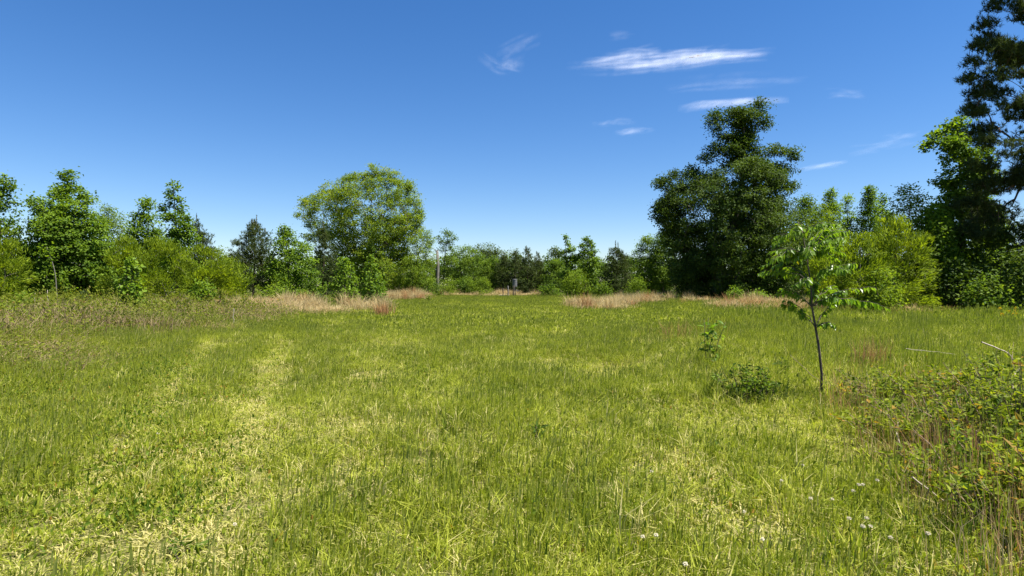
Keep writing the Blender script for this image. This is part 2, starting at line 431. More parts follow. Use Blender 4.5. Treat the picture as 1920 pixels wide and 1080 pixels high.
    if candles:                                        # upright new shoots on a young pine
        hi = np.argsort(-(C[:, 2] + .35 * rng.normal(size=len(C))))[:candles]
        for q, ci in enumerate(hi):
            sb = MB(); L = rng.uniform(.35, .65) * (1.3 if q == 0 else 1); p0 = C[ci] + np.array([0, 0, R[ci] * .3])
            tube(sb, [p0, p0 + [rng.normal(0, .03), 0, L * .6], p0 + [rng.normal(0, .05), 0, L]], [.03, .035, .012], 5)
            m = 60; f = rng.uniform(.1, 1, m); P = p0 + np.array([0, 0, 1]) * (f * L)[:, None]
            sb.A.clear(); o = sb.build('shoot', M['candle'], root, base)
            nb = MB(); needles(nb, P, rng.normal(size=(m, 3)) * .8 + [0, 0, .9], .16, .03, np.full(m, .5)); nb.build('needles', M['pine'], o, base)
    tag(root, label, cat, group)
    return root

# ---- left side
tree('sweetgum_tree', 'sweetgum with open dark green branch tips, cut by the photo edge above yellow-green brush', 46, -30,
     rows=[(330, 2, 14), (345, -10, 28), (365, -30, 22), (385, -50, 24), (420, -75, 30), (470, -90, 35), (540, -80, 20)], style='gum', seed=1, gap=.2)
tree('sweetgum_tree', 'large broad sweetgum with a knobbly pointed top, biggest tree behind the scrubby weeds', 48, 118,
     blobs=[(126, 333, 14, 16, 0), (104, 352, 15, 13), (138, 352, 13, 12), (88, 364, 15, 11), (120, 368, 18, 14), (160, 372, 17, 20, 0), (152, 392, 24, 20), (108, 394, 26, 20),
            (75, 405, 22, 20), (55, 418, 18, 20), (96, 430, 32, 26), (140, 428, 34, 28), (178, 425, 24, 26), (60, 462, 30, 30), (108, 470, 36, 30), (155, 472, 36, 32),
            (190, 470, 26, 30), (70, 510, 32, 28), (118, 520, 36, 28), (165, 518, 36, 30), (60, 540, 24, 18), (190, 520, 22, 28), (45, 490, 16, 22)],
     rows=[(395, 92, 162), (420, 55, 185), (450, 38, 205), (500, 35, 210), (555, 45, 205)],
     style='gum', trunk=[(116, 500), (122, 420), (126, 335)], r0=.2, parts=True, seed=2, dens=.9)
tree('dead_sapling', 'pale leaning bare sapling stem in front of the big knobbly sweetgum', 44, 108,
     rows=[(462, 84, 92), (474, 78, 98), (486, 82, 96)], style='gum', trunk=[(104, 510), (94, 478), (88, 464)], r0=.05, bark='bark_pale', seed=3, dens=.5)
tree('willow_tree', 'soft yellow-green tree rising just behind the big knobbly sweetgum', 56, 212,
     rows=[(388, 190, 204), (400, 176, 232), (430, 168, 245), (480, 165, 255), (550, 170, 250)], style='bright', seed=4, dens=.8)
tree('sweetgum_tree', 'dark pointed sweetgum with a tight knob at its tip beside a taller slender one', 54, 275,
     rows=[(376, 270, 282), (388, 264, 286), (396, 268, 284), (405, 246, 298), (425, 240, 310), (455, 236, 318), (500, 240, 320), (550, 245, 315)], style='gum', seed=5, gap=.12)
tree('sweetgum_tree', 'tall slender sweetgum with airy gaps between its branches above feathery shrubs', 52, 330,
     blobs=[(326, 349, 10, 9, 0), (318, 366, 8, 10, 0), (330, 372, 8, 9), (318, 384, 8, 7), (336, 390, 9, 10), (306, 393, 9, 8), (350, 408, 10, 11), (330, 408, 12, 10), (312, 412, 9, 8),
            (345, 430, 18, 14), (326, 440, 16, 14), (360, 445, 14, 16), (340, 465, 26, 18), (330, 500, 34, 24), (352, 520, 30, 28)],
     style='gum', trunk=[(334, 480), (330, 420), (325, 350)], r0=.12, seed=6)
tree('pine_tree', 'hazy grey-green pine leaning on the slender airy sweetgum', 60, 378,
     rows=[(418, 364, 372), (430, 360, 380), (445, 362, 396), (470, 355, 402), (520, 350, 405)], style='pine', bark='bark_pine', seed=7, candles=3)
tree('ash_tree', 'low pale green tree in the dip between feathery shrubs and a spiky pine', 62, 412,
     rows=[(468, 400, 420), (480, 388, 440), (510, 380, 450), (548, 385, 445)], style='bright', seed=8)
for q, (bx, d, rows, lab) in enumerate([
    (5, 40, [(440, -20, 15), (470, -45, 42), (510, -55, 52), (550, -50, 48), (578, -40, 40)], 'yellow-green feathery shrub at the foot of the cut-off sweetgum'),
    (235, 44, [(452, 222, 250), (475, 200, 285), (510, 190, 300), (550, 195, 300)], 'yellow-green feathery shrub behind the leafy knee-high sapling'),
    (318, 43, [(455, 275, 325), (475, 255, 360), (505, 250, 380), (550, 255, 385)], 'widest yellow-green feathery shrub, slanting upward under the slender sweetgum'),
    (392, 42, [(470, 360, 395), (490, 335, 425), (520, 330, 450), (558, 340, 455)], 'yellow-green feathery shrub below the hazy grey-green pine'),
    (440, 43, [(495, 420, 445), (510, 405, 465), (535, 400, 478), (560, 405, 475)], 'low feathery shrub touching the spiky dark pine')]):
    tree('feathery_shrub', lab, d, bx, rows=rows, style='feather', cat='shrub', group='feathery shrubs along the field edge', tfrac=.6, r0=.06, seed=10 + q, low=.05)
tree('sapling', 'bright leafy sapling standing alone in the brown scrub below the feathery shrubs', 29, 245,
     rows=[(488, 240, 252), (500, 230, 262), (520, 226, 264), (545, 224, 268), (570, 228, 266), (600, 234, 266)], style='gumb', crf=.45, cat='sapling', seed=20, low=.02, tfrac=.95, dens=1.1)
tree('pine_seedling', 'small round bright pine seedling in the brown scrub', 31, 154,
     rows=[(556, 146, 164), (568, 138, 172), (588, 142, 170)], style='pine', crf=.5, cat='seedling', bark='bark_pine', seed=21, tfrac=.8, low=.02)
tree('sweetgum_sapling', 'low dark sweetgum sapling against the base of the feathery shrubs', 38, 380,
     rows=[(528, 372, 390), (545, 352, 408), (566, 355, 405)], style='gumb', crf=.6, cat='sapling', seed=22, tfrac=.8)

# ---- centre left
tree('pine_tree', 'dark spiky young pine with upright shoots beside a bright sweetgum', 58, 475,
     rows=[(422, 468, 484), (435, 455, 500), (455, 438, 512), (490, 428, 520), (545, 432, 518)], style='pine', bark='bark_pine', seed=23, candles=9, dens=1.1)
tree('sweetgum_tree', 'mid-height green sweetgum between the spiky pine and the tall spreading tree', 56, 545,
     rows=[(428, 528, 540), (442, 520, 548), (452, 512, 560), (462, 508, 585), (480, 502, 592), (510, 498, 604), (555, 500, 604)], style='gum', seed=24, gap=.1, r0=.12)
tree('pine_tree', 'thin brownish pine tucked left of the tall spreading tree', 64, 606,
     rows=[(432, 602, 610), (450, 594, 618), (480, 586, 632), (520, 580, 640), (552, 582, 640)], style='pine', bark='bark_pine', seed=25, candles=2)
tree('elm_tree', 'tall spreading pale olive tree with a broad airy rounded crown and fanning limbs', 88, 706,
     blobs=[(712, 330, 22, 14), (740, 342, 22, 16), (676, 342, 24, 14), (640, 352, 24, 16), (608, 362, 20, 14), (578, 376, 18, 14), (568, 380, 12, 10), (765, 358, 18, 16), (780, 378, 16, 16),
            (625, 385, 28, 18), (665, 375, 28, 18), (705, 365, 28, 20), (745, 378, 28, 20), (592, 408, 22, 16), (578, 420, 14, 12), (640, 415, 28, 18), (685, 410, 28, 20), (728, 412, 28, 20),
            (765, 405, 24, 18), (788, 402, 13, 12), (610, 438, 24, 15), (595, 450, 14, 10), (650, 445, 26, 18), (700, 445, 28, 20), (745, 445, 26, 18), (775, 432, 18, 14),
            (660, 475, 28, 20), (705, 480, 30, 22), (748, 478, 26, 20), (640, 500, 26, 22), (690, 512, 30, 24), (735, 512, 30, 26), (665, 530, 30, 20), (770, 520, 24, 24)],
     rows=[(322, 690, 745), (334, 650, 762), (352, 600, 782), (385, 568, 795), (420, 580, 800), (450, 596, 785), (480, 620, 775), (520, 630, 785), (548, 640, 785)],
     style='elm', trunk=[(710, 520), (705, 480)], r0=.6, parts=True, seed=26, crf=.85, dens=.9, bark='bark', gap=.30)
tree('elm_tree', 'yellowish leaning tree just right of the tall spreading tree', 84, 775,
     blobs=[(795, 440, 14, 11), (782, 452, 16, 12), (804, 455, 12, 12), (792, 470, 20, 12), (780, 495, 24, 16), (805, 490, 14, 18), (790, 520, 26, 20), (765, 535, 22, 16)],
     style='bright', trunk=[(772, 520), (784, 480), (795, 445)], r0=.14, seed=27, dens=.8)
tree('tulip_sapling', 'bright green young tree with a rounded top in front of the spreading tree', 50, 648,
     rows=[(486, 642, 652), (498, 630, 660), (515, 624, 668), (545, 620, 672), (565, 626, 668)], style='gumb', crf=.8, cat='sapling', seed=28, gap=.08)
tree('sweetgum_sapling', 'pointed open-branched young sweetgum standing in tan grass before the spreading tree', 45, 697,
     rows=[(480, 693, 699), (495, 688, 704), (510, 680, 712), (530, 674, 720), (555, 676, 724), (574, 682, 720)], style='gumb', crf=.6, cat='sapling', seed=29, gap=.1, dens=.9)
tree('bare_tree', 'slim thin-leaved tree with a small round airy crown behind the grey snag', 98, 832,
     blobs=[(838, 438, 12, 9), (850, 446, 8, 9), (826, 448, 9, 8), (838, 455, 14, 8), (846, 466, 10, 7), (828, 470, 9, 7), (845, 490, 16, 14), (832, 510, 18, 16)],
     style='mid', trunk=[(832, 500), (836, 465), (840, 440)], r0=.16, bark='bark_pale', seed=30, dens=.5, crf=.8)

# ---- centre background
cen = [
 ('mid', 100, 762, [(492, 750, 775), (505, 735, 800), (550, 735, 800)], 'low round tree in the shade right of the spreading tree'),
 ('mid', 102, 868, [(464, 856, 882), (474, 845, 905), (500, 838, 915), (550, 840, 915)], 'round mid-green tree right of the grey snag'),
 ('far', 125, 908, [(460, 895, 925), (468, 885, 940), (490, 880, 950), (540, 880, 950)], 'distant flat-topped dark tree peeping over the round mid-green tree'),
 ('mid', 98, 920, [(482, 905, 930), (495, 895, 945), (520, 890, 950), (552, 892, 948)], 'fresh green tree left of the dark pine clump'),
 ('far', 130, 1040, [(467, 1034, 1047), (474, 1027, 1053), (490, 1020, 1060), (540, 1018, 1062)], 'distant dark tree with a small dome top right of the pine clump'),
 ('mid', 96, 1042, [(492, 1030, 1056), (505, 1018, 1075), (530, 1012, 1085), (554, 1015, 1085)], 'bushy tree below the distant dome-topped tree'),
 ('mid', 92, 1215, [(446, 1208, 1222), (458, 1194, 1240), (480, 1182, 1255), (520, 1178, 1260), (556, 1180, 1258)], 'leafy green tree touching the left side of the huge dark oak'),
 ('mid', 90, 1240, [(440, 1232, 1252), (470, 1222, 1266), (520, 1215, 1275), (556, 1215, 1275)], 'taller green tree half hidden by the huge dark oak'),
 ('mid', 100, 1122, [(486, 1112, 1132), (498, 1102, 1142), (520, 1096, 1148), (552, 1096, 1148)], 'low green tree closing the gap right of the spire-topped sweetgums'),
 ('mid', 101, 1180, [(484, 1170, 1190), (498, 1160, 1202), (520, 1154, 1208), (552, 1154, 1208)], 'low green tree between the brownish pine and the leafy tree by the oak'),
 ('far', 128, 958, [(474, 945, 972), (484, 930, 985), (510, 925, 990), (545, 925, 990)], 'distant olive tree directly behind the dark pine clump'),
]
for q, (st, d, bx, rows, lab) in enumerate(cen):
    tree('oak_tree' if st == 'far' else 'hardwood_tree', lab, d, bx, rows=rows, style=st, seed=40 + q, group='trees closing the far end of the field')
for q, (bx, d, top, w, lab) in enumerate([
    (944, 96, 480, 22, 'dark young pine at the feeder post end of the pine clump'),
    (966, 95, 476, 22, 'dark young pine directly behind the barrel feeder'),
    (988, 96, 468, 22, 'tallest dark young pine of the clump behind the feeder'),
    (1008, 97, 478, 20, 'dark young pine at the bushy-tree end of the pine clump')]):
    tree('pine_tree', lab, d, bx, rows=[(top, bx - 4, bx + 4), (top + 14, bx - w * .6, bx + w * .6), (top + 40, bx - w, bx + w), (553, bx - w, bx + w)],
         style='pine', bark='bark_pine', seed=60 + q, candles=5, group='young pines behind the feeder', dens=.8)
tree('sweetgum_tree', 'slim spire-like sweetgum with bare-looking side shoots right of the pines', 82, 1064,
     blobs=[(1061, 446, 4, 8, 0), (1066, 458, 6, 7, 0), (1070, 470, 9, 8), (1058, 474, 8, 6), (1076, 484, 10, 8), (1066, 490, 14, 10), (1068, 512, 18, 16), (1070, 535, 20, 16)], style='gum', crf=.7, seed=65)
tree('sweetgum_tree', 'second spire-topped sweetgum with a fuller blue-green crown', 82, 1100,
     blobs=[(1098, 449, 6, 7, 0), (1106, 458, 8, 8), (1092, 463, 8, 7), (1112, 470, 8, 9), (1100, 475, 14, 9), (1088, 482, 10, 8), (1108, 492, 16, 12), (1100, 512, 22, 16), (1100, 535, 24, 18)], style='gum', crf=.7, seed=66)
tree('pine_tree', 'brownish-green pine between spire-topped sweetgums and the leafy tree by the oak', 80, 1157,
     rows=[(462, 1152, 1160), (472, 1142, 1170), (490, 1134, 1180), (520, 1128, 1186), (556, 1130, 1186)], style='pine', bark='bark_pine', seed=67, candles=6)
for q, (bx, d, rows, lab) in enumerate([
    (755, 88, [(520, 745, 765), (532, 735, 780), (552, 735, 782)], 'bright low bush in the shade of the tall spreading tree'),
    (800, 90, [(524, 785, 812), (534, 778, 822), (553, 778, 824)], 'bright low bush below the yellowish leaning tree'),
    (835, 92, [(522, 822, 848), (533, 815, 858), (552, 815, 860)], 'bright low bush right of the grey snag foot'),
    (872, 93, [(526, 860, 884), (535, 850, 892), (551, 850, 894)], 'bright low bush under the round mid-green tree'),
    (905, 92, [(524, 896, 912), (535, 885, 922), (551, 882, 926)], 'bright low bush nearest the feeder posts'),
    (1078, 78, [(513, 1068, 1090), (525, 1056, 1104), (556, 1052, 1108)], 'rounded yellow-green bush below the spire-topped sweetgums'),
    (1030, 86, [(530, 1022, 1040), (540, 1014, 1050), (556, 1012, 1052)], 'small pale green bush right of the pine clump'),
    (1195, 74, [(525, 1186, 1206), (538, 1174, 1218), (560, 1172, 1220)], 'small green bush between the brownish pine and the oak'),
    (1128, 78, [(532, 1120, 1136), (542, 1110, 1146), (557, 1110, 1146)], 'small dark green bush at the foot of the brownish pine')]):
    tree('bush', lab, d, bx, rows=rows, style='bright' if q not in (1, 3, 6, 8) else 'mid', cat='bush', group='bushes at the far end of the field', tfrac=.5, r0=.05, seed=70 + q, low=.03, gap=.3, crf=1.3)
tree('bush', 'pale green bush row in tan grass between spiky pine and bright young tree', 48, 530,
     rows=[(538, 510, 545), (546, 490, 575), (562, 485, 580)], style='bright', cat='bush', tfrac=.5, r0=.05, seed=80, low=.03)

# ---- the huge oak
tree('oak_tree', 'huge dark green oak towering over the field, narrow ragged top and wide dense base', 64, 1342,
     blobs=[(1394, 222, 36, 22, 0), (1424, 200, 20, 12, 0), (1375, 208, 24, 12, 5), (1345, 218, 20, 16, 0), (1337, 238, 16, 14, 0), (1428, 232, 20, 16, 0), (1402, 246, 28, 16), (1358, 256, 18, 12, -5), (1390, 268, 24, 14),
            (1347, 280, 24, 14, 0), (1324, 300, 20, 14, 0), (1365, 288, 20, 14), (1405, 290, 20, 16), (1450, 284, 26, 14, 0), (1482, 290, 18, 12, 0), (1436, 304, 22, 14), (1470, 318, 26, 14, 0),
            (1306, 318, 18, 14), (1272, 330, 24, 14, 0), (1246, 346, 22, 14, 0), (1288, 346, 26, 18), (1330, 340, 34, 24), (1378, 334, 36, 26), (1424, 338, 34, 22), (1464, 344, 28, 18), (1484, 352, 12, 12),
            (1250, 378, 26, 18, 0), (1242, 400, 22, 18, 0), (1280, 382, 34, 24), (1330, 386, 40, 30), (1384, 384, 42, 30), (1434, 380, 40, 28), (1474, 380, 22, 20), (1262, 420, 30, 24), (1310, 430, 42, 30),
            (1364, 436, 44, 34), (1418, 430, 44, 32), (1466, 424, 34, 30), (1492, 432, 16, 20), (1284, 464, 34, 28), (1332, 476, 44, 32), (1386, 480, 44, 34), (1438, 474, 40, 32), (1474, 470, 24, 28),
            (1276, 508, 32, 28), (1322, 518, 42, 28), (1376, 524, 44, 28), (1428, 518, 40, 30), (1290, 540, 26, 16), (1410, 545, 30, 16), (1465, 512, 24, 28)],
     rows=[(215, 1375, 1415), (300, 1360, 1425), (330, 1290, 1465), (360, 1245, 1482), (400, 1232, 1490), (450, 1245, 1498), (500, 1250, 1490), (555, 1272, 1468)],
     style='oak', trunk=[(1345, 520, 0), (1368, 450, 0), (1388, 380, 0), (1393, 320, 0), (1395, 230, 0)], r0=.55, parts=True, seed=90, crf=.9, dens=1.0, gap=.06)
tree('sassafras_sapling', 'small bright green sapling at the foot of the huge dark oak', 58, 1380,
     rows=[(540, 1372, 1384), (550, 1362, 1392), (568, 1360, 1396)], style='gumb', crf=.7, cat='sapling', seed=91)
tree('sassafras_sapling', 'second low bright sapling under the oak, beside the slender leafy sapling', 56, 1425,
     rows=[(545, 1415, 1430), (555, 1402, 1445), (570, 1400, 1450)], style='gumb', crf=.7, cat='sapling', seed=92)

# ---- right side
for q, (bx, d, top, w, st, lab) in enumerate([
    (1512, 72, 372, 36, 'mid', 'soft green tree leaning against the right flank of the huge oak'),
    (1558, 78, 355, 22, 'gum', 'pointed dark tree just right of the soft green tree by the oak'),
    (1590, 80, 370, 18, 'gum', 'shorter pointed dark tree between two taller pointed trees'),
    (1630, 78, 350, 22, 'gum', 'tallest pointed dark tree of the row above the yellow-green shrubs'),
    (1655, 80, 366, 18, 'gum', 'pointed dark tree at the woods end of the pointed row'),
    (1542, 66, 385, 40, 'bright', 'bright green tree filling the gap behind the slender leafy sapling')]):
    tree('hardwood_tree' if st != 'gum' else 'sweetgum_tree', lab, d, bx,
         rows=[(top, bx - 4, bx + 4), (top + 14, bx - w * .5, bx + w * .5), (top + 45, bx - w, bx + w), (top + 110, bx - w * 1.3, bx + w * 1.3), (565, bx - w * 1.3, bx + w * 1.3)],
         style=st, seed=100 + q, group='trees behind the yellow-green shrubs', dens=.85, gap=.08)
for q, (bx, d, rows, st, lab) in enumerate([
    (1605, 36, [(448, 1590, 1625), (465, 1570, 1650), (495, 1560, 1665), (540, 1565, 1665), (575, 1570, 1660)], 'feather', 'yellow-green fine-leaved shrub right behind the slender leafy sapling'),
    (1672, 38, [(418, 1650, 1695), (438, 1632, 1730), (475, 1625, 1750), (530, 1630, 1755), (575, 1640, 1750)], 'feather', 'tall bright shrub below the pointed tree row'),
    (1700, 41, [(352, 1690, 1715), (375, 1672, 1738), (410, 1660, 1755), (460, 1660, 1760), (560, 1668, 1755)], 'bright', 'fresh green tree with bare twig tips beside the vine-covered tree'),
    (1745, 40, [(395, 1735, 1760), (420, 1718, 1785), (470, 1712, 1795), (530, 1715, 1795), (580, 1720, 1790)], 'gum', 'leafy green tree at the edge of the dark pine shade'),
    (1650, 35, [(510, 1635, 1670), (530, 1615, 1690), (578, 1615, 1692)], 'bright', 'low bright shrub at the foot of the tall bright shrub'),
    (1540, 38, [(490, 1525, 1560), (515, 1510, 1580), (572, 1510, 1585)], 'feather', 'low yellow-green shrub between the oak and the fine-leaved shrub')]):
    tree('shrub' if st == 'feather' or 'shrub' in lab else 'hardwood_tree', lab, d, bx, rows=rows, style=st, cat='shrub' if 'shrub' in lab else 'tree', seed=120 + q, dens=.95, gap=.06)
tree('vine_covered_tree', 'vine-covered green tree with a lopsided round top beside the tall pine', 44, 1805,
     blobs=[(1795, 230, 20, 14, 0), (1772, 246, 20, 14, 0), (1748, 266, 18, 14, 0), (1735, 272, 12, 10, 0), (1818, 248, 18, 16), (1770, 276, 24, 16), (1800, 270, 24, 18), (1785, 300, 24, 16), (1815, 300, 22, 18),
            (1800, 330, 26, 20), (1775, 345, 22, 16), (1825, 340, 24, 22), (1800, 375, 34, 24), (1770, 400, 26, 22), (1840, 390, 30, 28), (1800, 430, 38, 30), (1850, 440, 34, 32), (1780, 470, 30, 28),
            (1820, 490, 38, 30), (1860, 500, 34, 32), (1800, 530, 36, 26), (1845, 545, 36, 24)],
     rows=[(260, 1775, 1815), (330, 1765, 1840), (400, 1750, 1870), (480, 1750, 1890), (565, 1755, 1890)],
     style='gum', trunk=[(1806, 450), (1802, 340), (1795, 240)], r0=.24, parts=True, seed=130)
tree('pine_tree', 'tall dark pine reaching above the picture, shading the woods edge', 39, 1942,
     blobs=[(1890, -10, 32, 16, 0), (1868, 14, 20, 12, 0), (1905, 25, 30, 18), (1850, 45, 20, 12, 0), (1880, 62, 30, 16), (1835, 85, 20, 14, 0), (1862, 100, 26, 14), (1900, 100, 34, 20), (1826, 118, 18, 12, 0),
            (1820, 145, 16, 12, 0), (1850, 150, 26, 14), (1890, 160, 34, 20), (1828, 178, 22, 12, 0), (1860, 195, 28, 16), (1905, 205, 34, 22), (1838, 212, 20, 10, 0), (1875, 235, 34, 18), (1915, 262, 36, 24),
            (1850, 265, 26, 14), (1885, 290, 38, 20), (1845, 310, 30, 16), (1915, 330, 40, 24), (1870, 345, 40, 20), (1850, 375, 34, 18), (1900, 395, 44, 26), (1860, 425, 36, 22), (1930, 100, 40, 40), (1945, 200, 44, 44),
            (1955, 320, 50, 50), (1940, 20, 40, 40), (1950, 440, 46, 50), (1920, -60, 44, 40), (1905, -110, 34, 34), (1900, -150, 20, 24)],
     style='bigpine', trunk=[(1940, 300), (1934, 0), (1925, -150)], r0=.34, parts=True, bark='bark_pine', seed=131, low=.3, crf=.85)
for q, (bx, d, rows, st, lab) in enumerate([
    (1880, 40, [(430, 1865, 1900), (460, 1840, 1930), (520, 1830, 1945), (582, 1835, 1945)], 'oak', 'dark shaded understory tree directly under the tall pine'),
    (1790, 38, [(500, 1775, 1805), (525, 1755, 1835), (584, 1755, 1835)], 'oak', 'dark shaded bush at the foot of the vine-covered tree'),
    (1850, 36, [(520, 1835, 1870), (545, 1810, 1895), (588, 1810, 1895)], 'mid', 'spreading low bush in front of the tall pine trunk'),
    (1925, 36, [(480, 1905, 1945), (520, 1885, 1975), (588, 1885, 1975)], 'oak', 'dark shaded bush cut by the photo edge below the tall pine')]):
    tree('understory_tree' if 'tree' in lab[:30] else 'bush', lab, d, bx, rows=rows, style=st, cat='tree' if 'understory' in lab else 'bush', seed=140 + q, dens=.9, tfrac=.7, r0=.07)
# ---- woodland mass behind everything
rng = np.random.default_rng(77)
pl = np.array([(-95, 20), (-92, 60), (-74, 100), (-25, 126), (30, 128), (78, 104), (84, 60), (74, 18)], float)
sg = np.linalg.norm(np.diff(pl, axis=0), axis=1); cs = np.concatenate([[0], np.cumsum(sg)])
nc = 2900; u = rng.uniform(0, cs[-1], nc); cx = np.interp(u, cs, pl[:, 0]); cy = np.interp(u, cs, pl[:, 1])
cx += rng.normal(0, 3.0, nc); cy += rng.normal(0, 3.0, nc); dist = np.sqrt(cx * cx + cy * cy)
tz = CAMZ + (36 + 24 * noise2(u / 5, u * 0, 5)) / F * np.maximum(cy, 60)
cz = rng.uniform(.05, 1, nc) ** .8 * tz
mb = MB(); pr = 60; cid = np.repeat(np.arange(nc), pr); nn = len(cid)
P = np.stack([cx, cy, cz], 1)[cid] + rdir(nn) * (rng.uniform(0, 1, nn) ** .5)[:, None] * np.array([1.3, 1.3, .9])
ct = rng.normal(.45, .2, nc)
leaves(mb, P, rng.normal(size=(nn, 3)), rng.normal(size=(nn, 3)) + [0, 0, .7], .42 * rng.uniform(.7, 1.2, nn), .28, np.clip(ct[cid] + rng.normal(0, .15, nn), 0, 1))
tag(mb.build('woodland', M['mid']), 'continuous far wood closing the field behind the separate trees', 'woodland', kind='stuff')

# ------------------------------------------------------------------ grey snag, feeder, posts
b = G(820, 92); root = empty('dead_snag', b); mb = MB()
P = [W(819, 553, 92), W(820, 525, 92), W(821, 500, 92), W(820, 470, 92)]; P[0] = b - [0, 0, .1]
tube(mb, P, [.34, .27, .24, .17], 9); mb.build('trunk', M['bark_pale'], root, b, True)
for pts, r in (([(820, 505), (812, 500), (806, 497)], .12), ([(820, 474), (816, 468), (812, 466)], .08)):
    mb = MB(); tube(mb, [W(p[0], p[1], 92) for p in pts], [r, r * .7, r * .4], 6); mb.build('broken_limb', M['bark_pale'], root, b, True)
tag(root, 'grey dead tree trunk with broken top and one stub limb', 'dead tree')

M['barrel'] = rough_mat('barrel_paint', (.09, .09, .095), (.16, .16, .165), 5, rough=.5, bump=.1, metal=.3)
M['barrel_lid'] = rough_mat('barrel_lid', (.05, .05, .055), (.09, .09, .095), 6, rough=.6)
M['post_dark'] = rough_mat('post_dark', (.03, .026, .022), (.075, .06, .05), 10, stretch=(1, 1, .2))
M['post_grey'] = rough_mat('post_grey', (.10, .095, .09), (.18, .17, .16), 10, stretch=(1, 1, .2))
M['box_pale'] = rough_mat('box_pale', (.42, .34, .29), (.58, .48, .42), 6)
D = 88.0
b = G(965, D); root = empty('game_feeder', b); k = D / F
def lathe(mb, c, prof, sides=20):
    th = np.linspace(0, 2 * math.pi, sides, endpoint=False)
    V = np.concatenate([np.stack([c[0] + r * np.cos(th), c[1] + r * np.sin(th), np.full(sides, z)], 1) for z, r in prof]); T = []
    for i in range(len(prof) - 1):
        for q in range(sides):
            a, e = i * sides + q, i * sides + (q + 1) % sides
            T += [(a, e, a + sides), (e, e + sides, a + sides)]
    mb.add(V, T)
zt = CAMZ + (HZ - 524) * k; zb = CAMZ + (HZ - 538) * k; bc = W(965.2, 530, D)
mb = MB(); prof = [(zb - .16, .10), (zb, .33)]
for q in range(9):
    z = zb + (zt - zb) * (q + 1) / 10; prof += [(z - .03, .335), (z, .35 if q in (2, 5) else .338), (z + .03, .335)]
prof += [(zt, .335)]
lathe(mb, bc, prof); mb.build('barrel', M['barrel'], root, b, True)
mb = MB(); lathe(mb, bc, [(zt - .05, .355), (zt + .02, .36), (zt + .06, .30), (zt + .075, .0)]); mb.build('lid', M['barrel_lid'], root, b, True)
mb = MB(); add_box(mb, bc[0] - .1, bc[0] + .1, bc[1] - .1, bc[1] + .1, zb - .40, zb - .15); o = mb.build('spinner_box', M['barrel_lid'], root, b)
mb = MB(); add_box(mb, bc[0] + .28, bc[0] + .62, bc[1] - .14, bc[1] + .1, zb - .62, zb - .52); tube(mb, [(bc[0] + .05, bc[1], zb - .3), (bc[0] + .45, bc[1], zb - .53)], .025, 5); mb.build('solar_panel', M['post_grey'], root, b)
for q in range(3):
    a = 2 * math.pi * q / 3 + 2.5; mb = MB(); r1, r2 = .30, .42
    tube(mb, [(bc[0] - .12 + r2 * math.cos(a) * .5, bc[1] + r2 * math.sin(a), b[2] - .1), (bc[0] - .08 + r1 * math.cos(a) * .5, bc[1] + r1 * math.sin(a), zb + .25)], .05, 7)
    mb.build('leg', M['post_dark'], root, b, True)
tag(root, 'grey barrel game feeder raised on dark legs in front of pines', 'feeder')
for px, y0, r, mt, lab in ((952.5, 536, .075, 'post_grey', 'weathered grey wooden post beside the barrel feeder'), (943, 540, .065, 'post_dark', 'dark slim wooden post farther from the barrel feeder')):
    b = G(px, D - 1); mb = MB(); t = W(px, y0, D - 1)
    tube(mb, [b - [0, 0, .1], b * .5 + t * .5 + [.02, 0, 0], t - [0, 0, .03], t], [r * 1.05, r, r, r * .75], 8)
    o = mb.build('wooden_post', M[mt], None, b, True); o.location = b; tag(o, lab, 'post')
b = G(943, D + .5); mb = MB(); add_box(mb, b[0] - .55, b[0] + .55, b[1] - .2, b[1] + .2, b[2], b[2] + .28); add_box(mb, b[0] - .58, b[0] + .58, b[1] - .23, b[1] + .23, b[2] + .28, b[2] + .33)
o = mb.build('feed_trough', M['box_pale'], None, b); o.location = b; tag(o, 'low pale box on the ground behind the dark slim post', 'box')

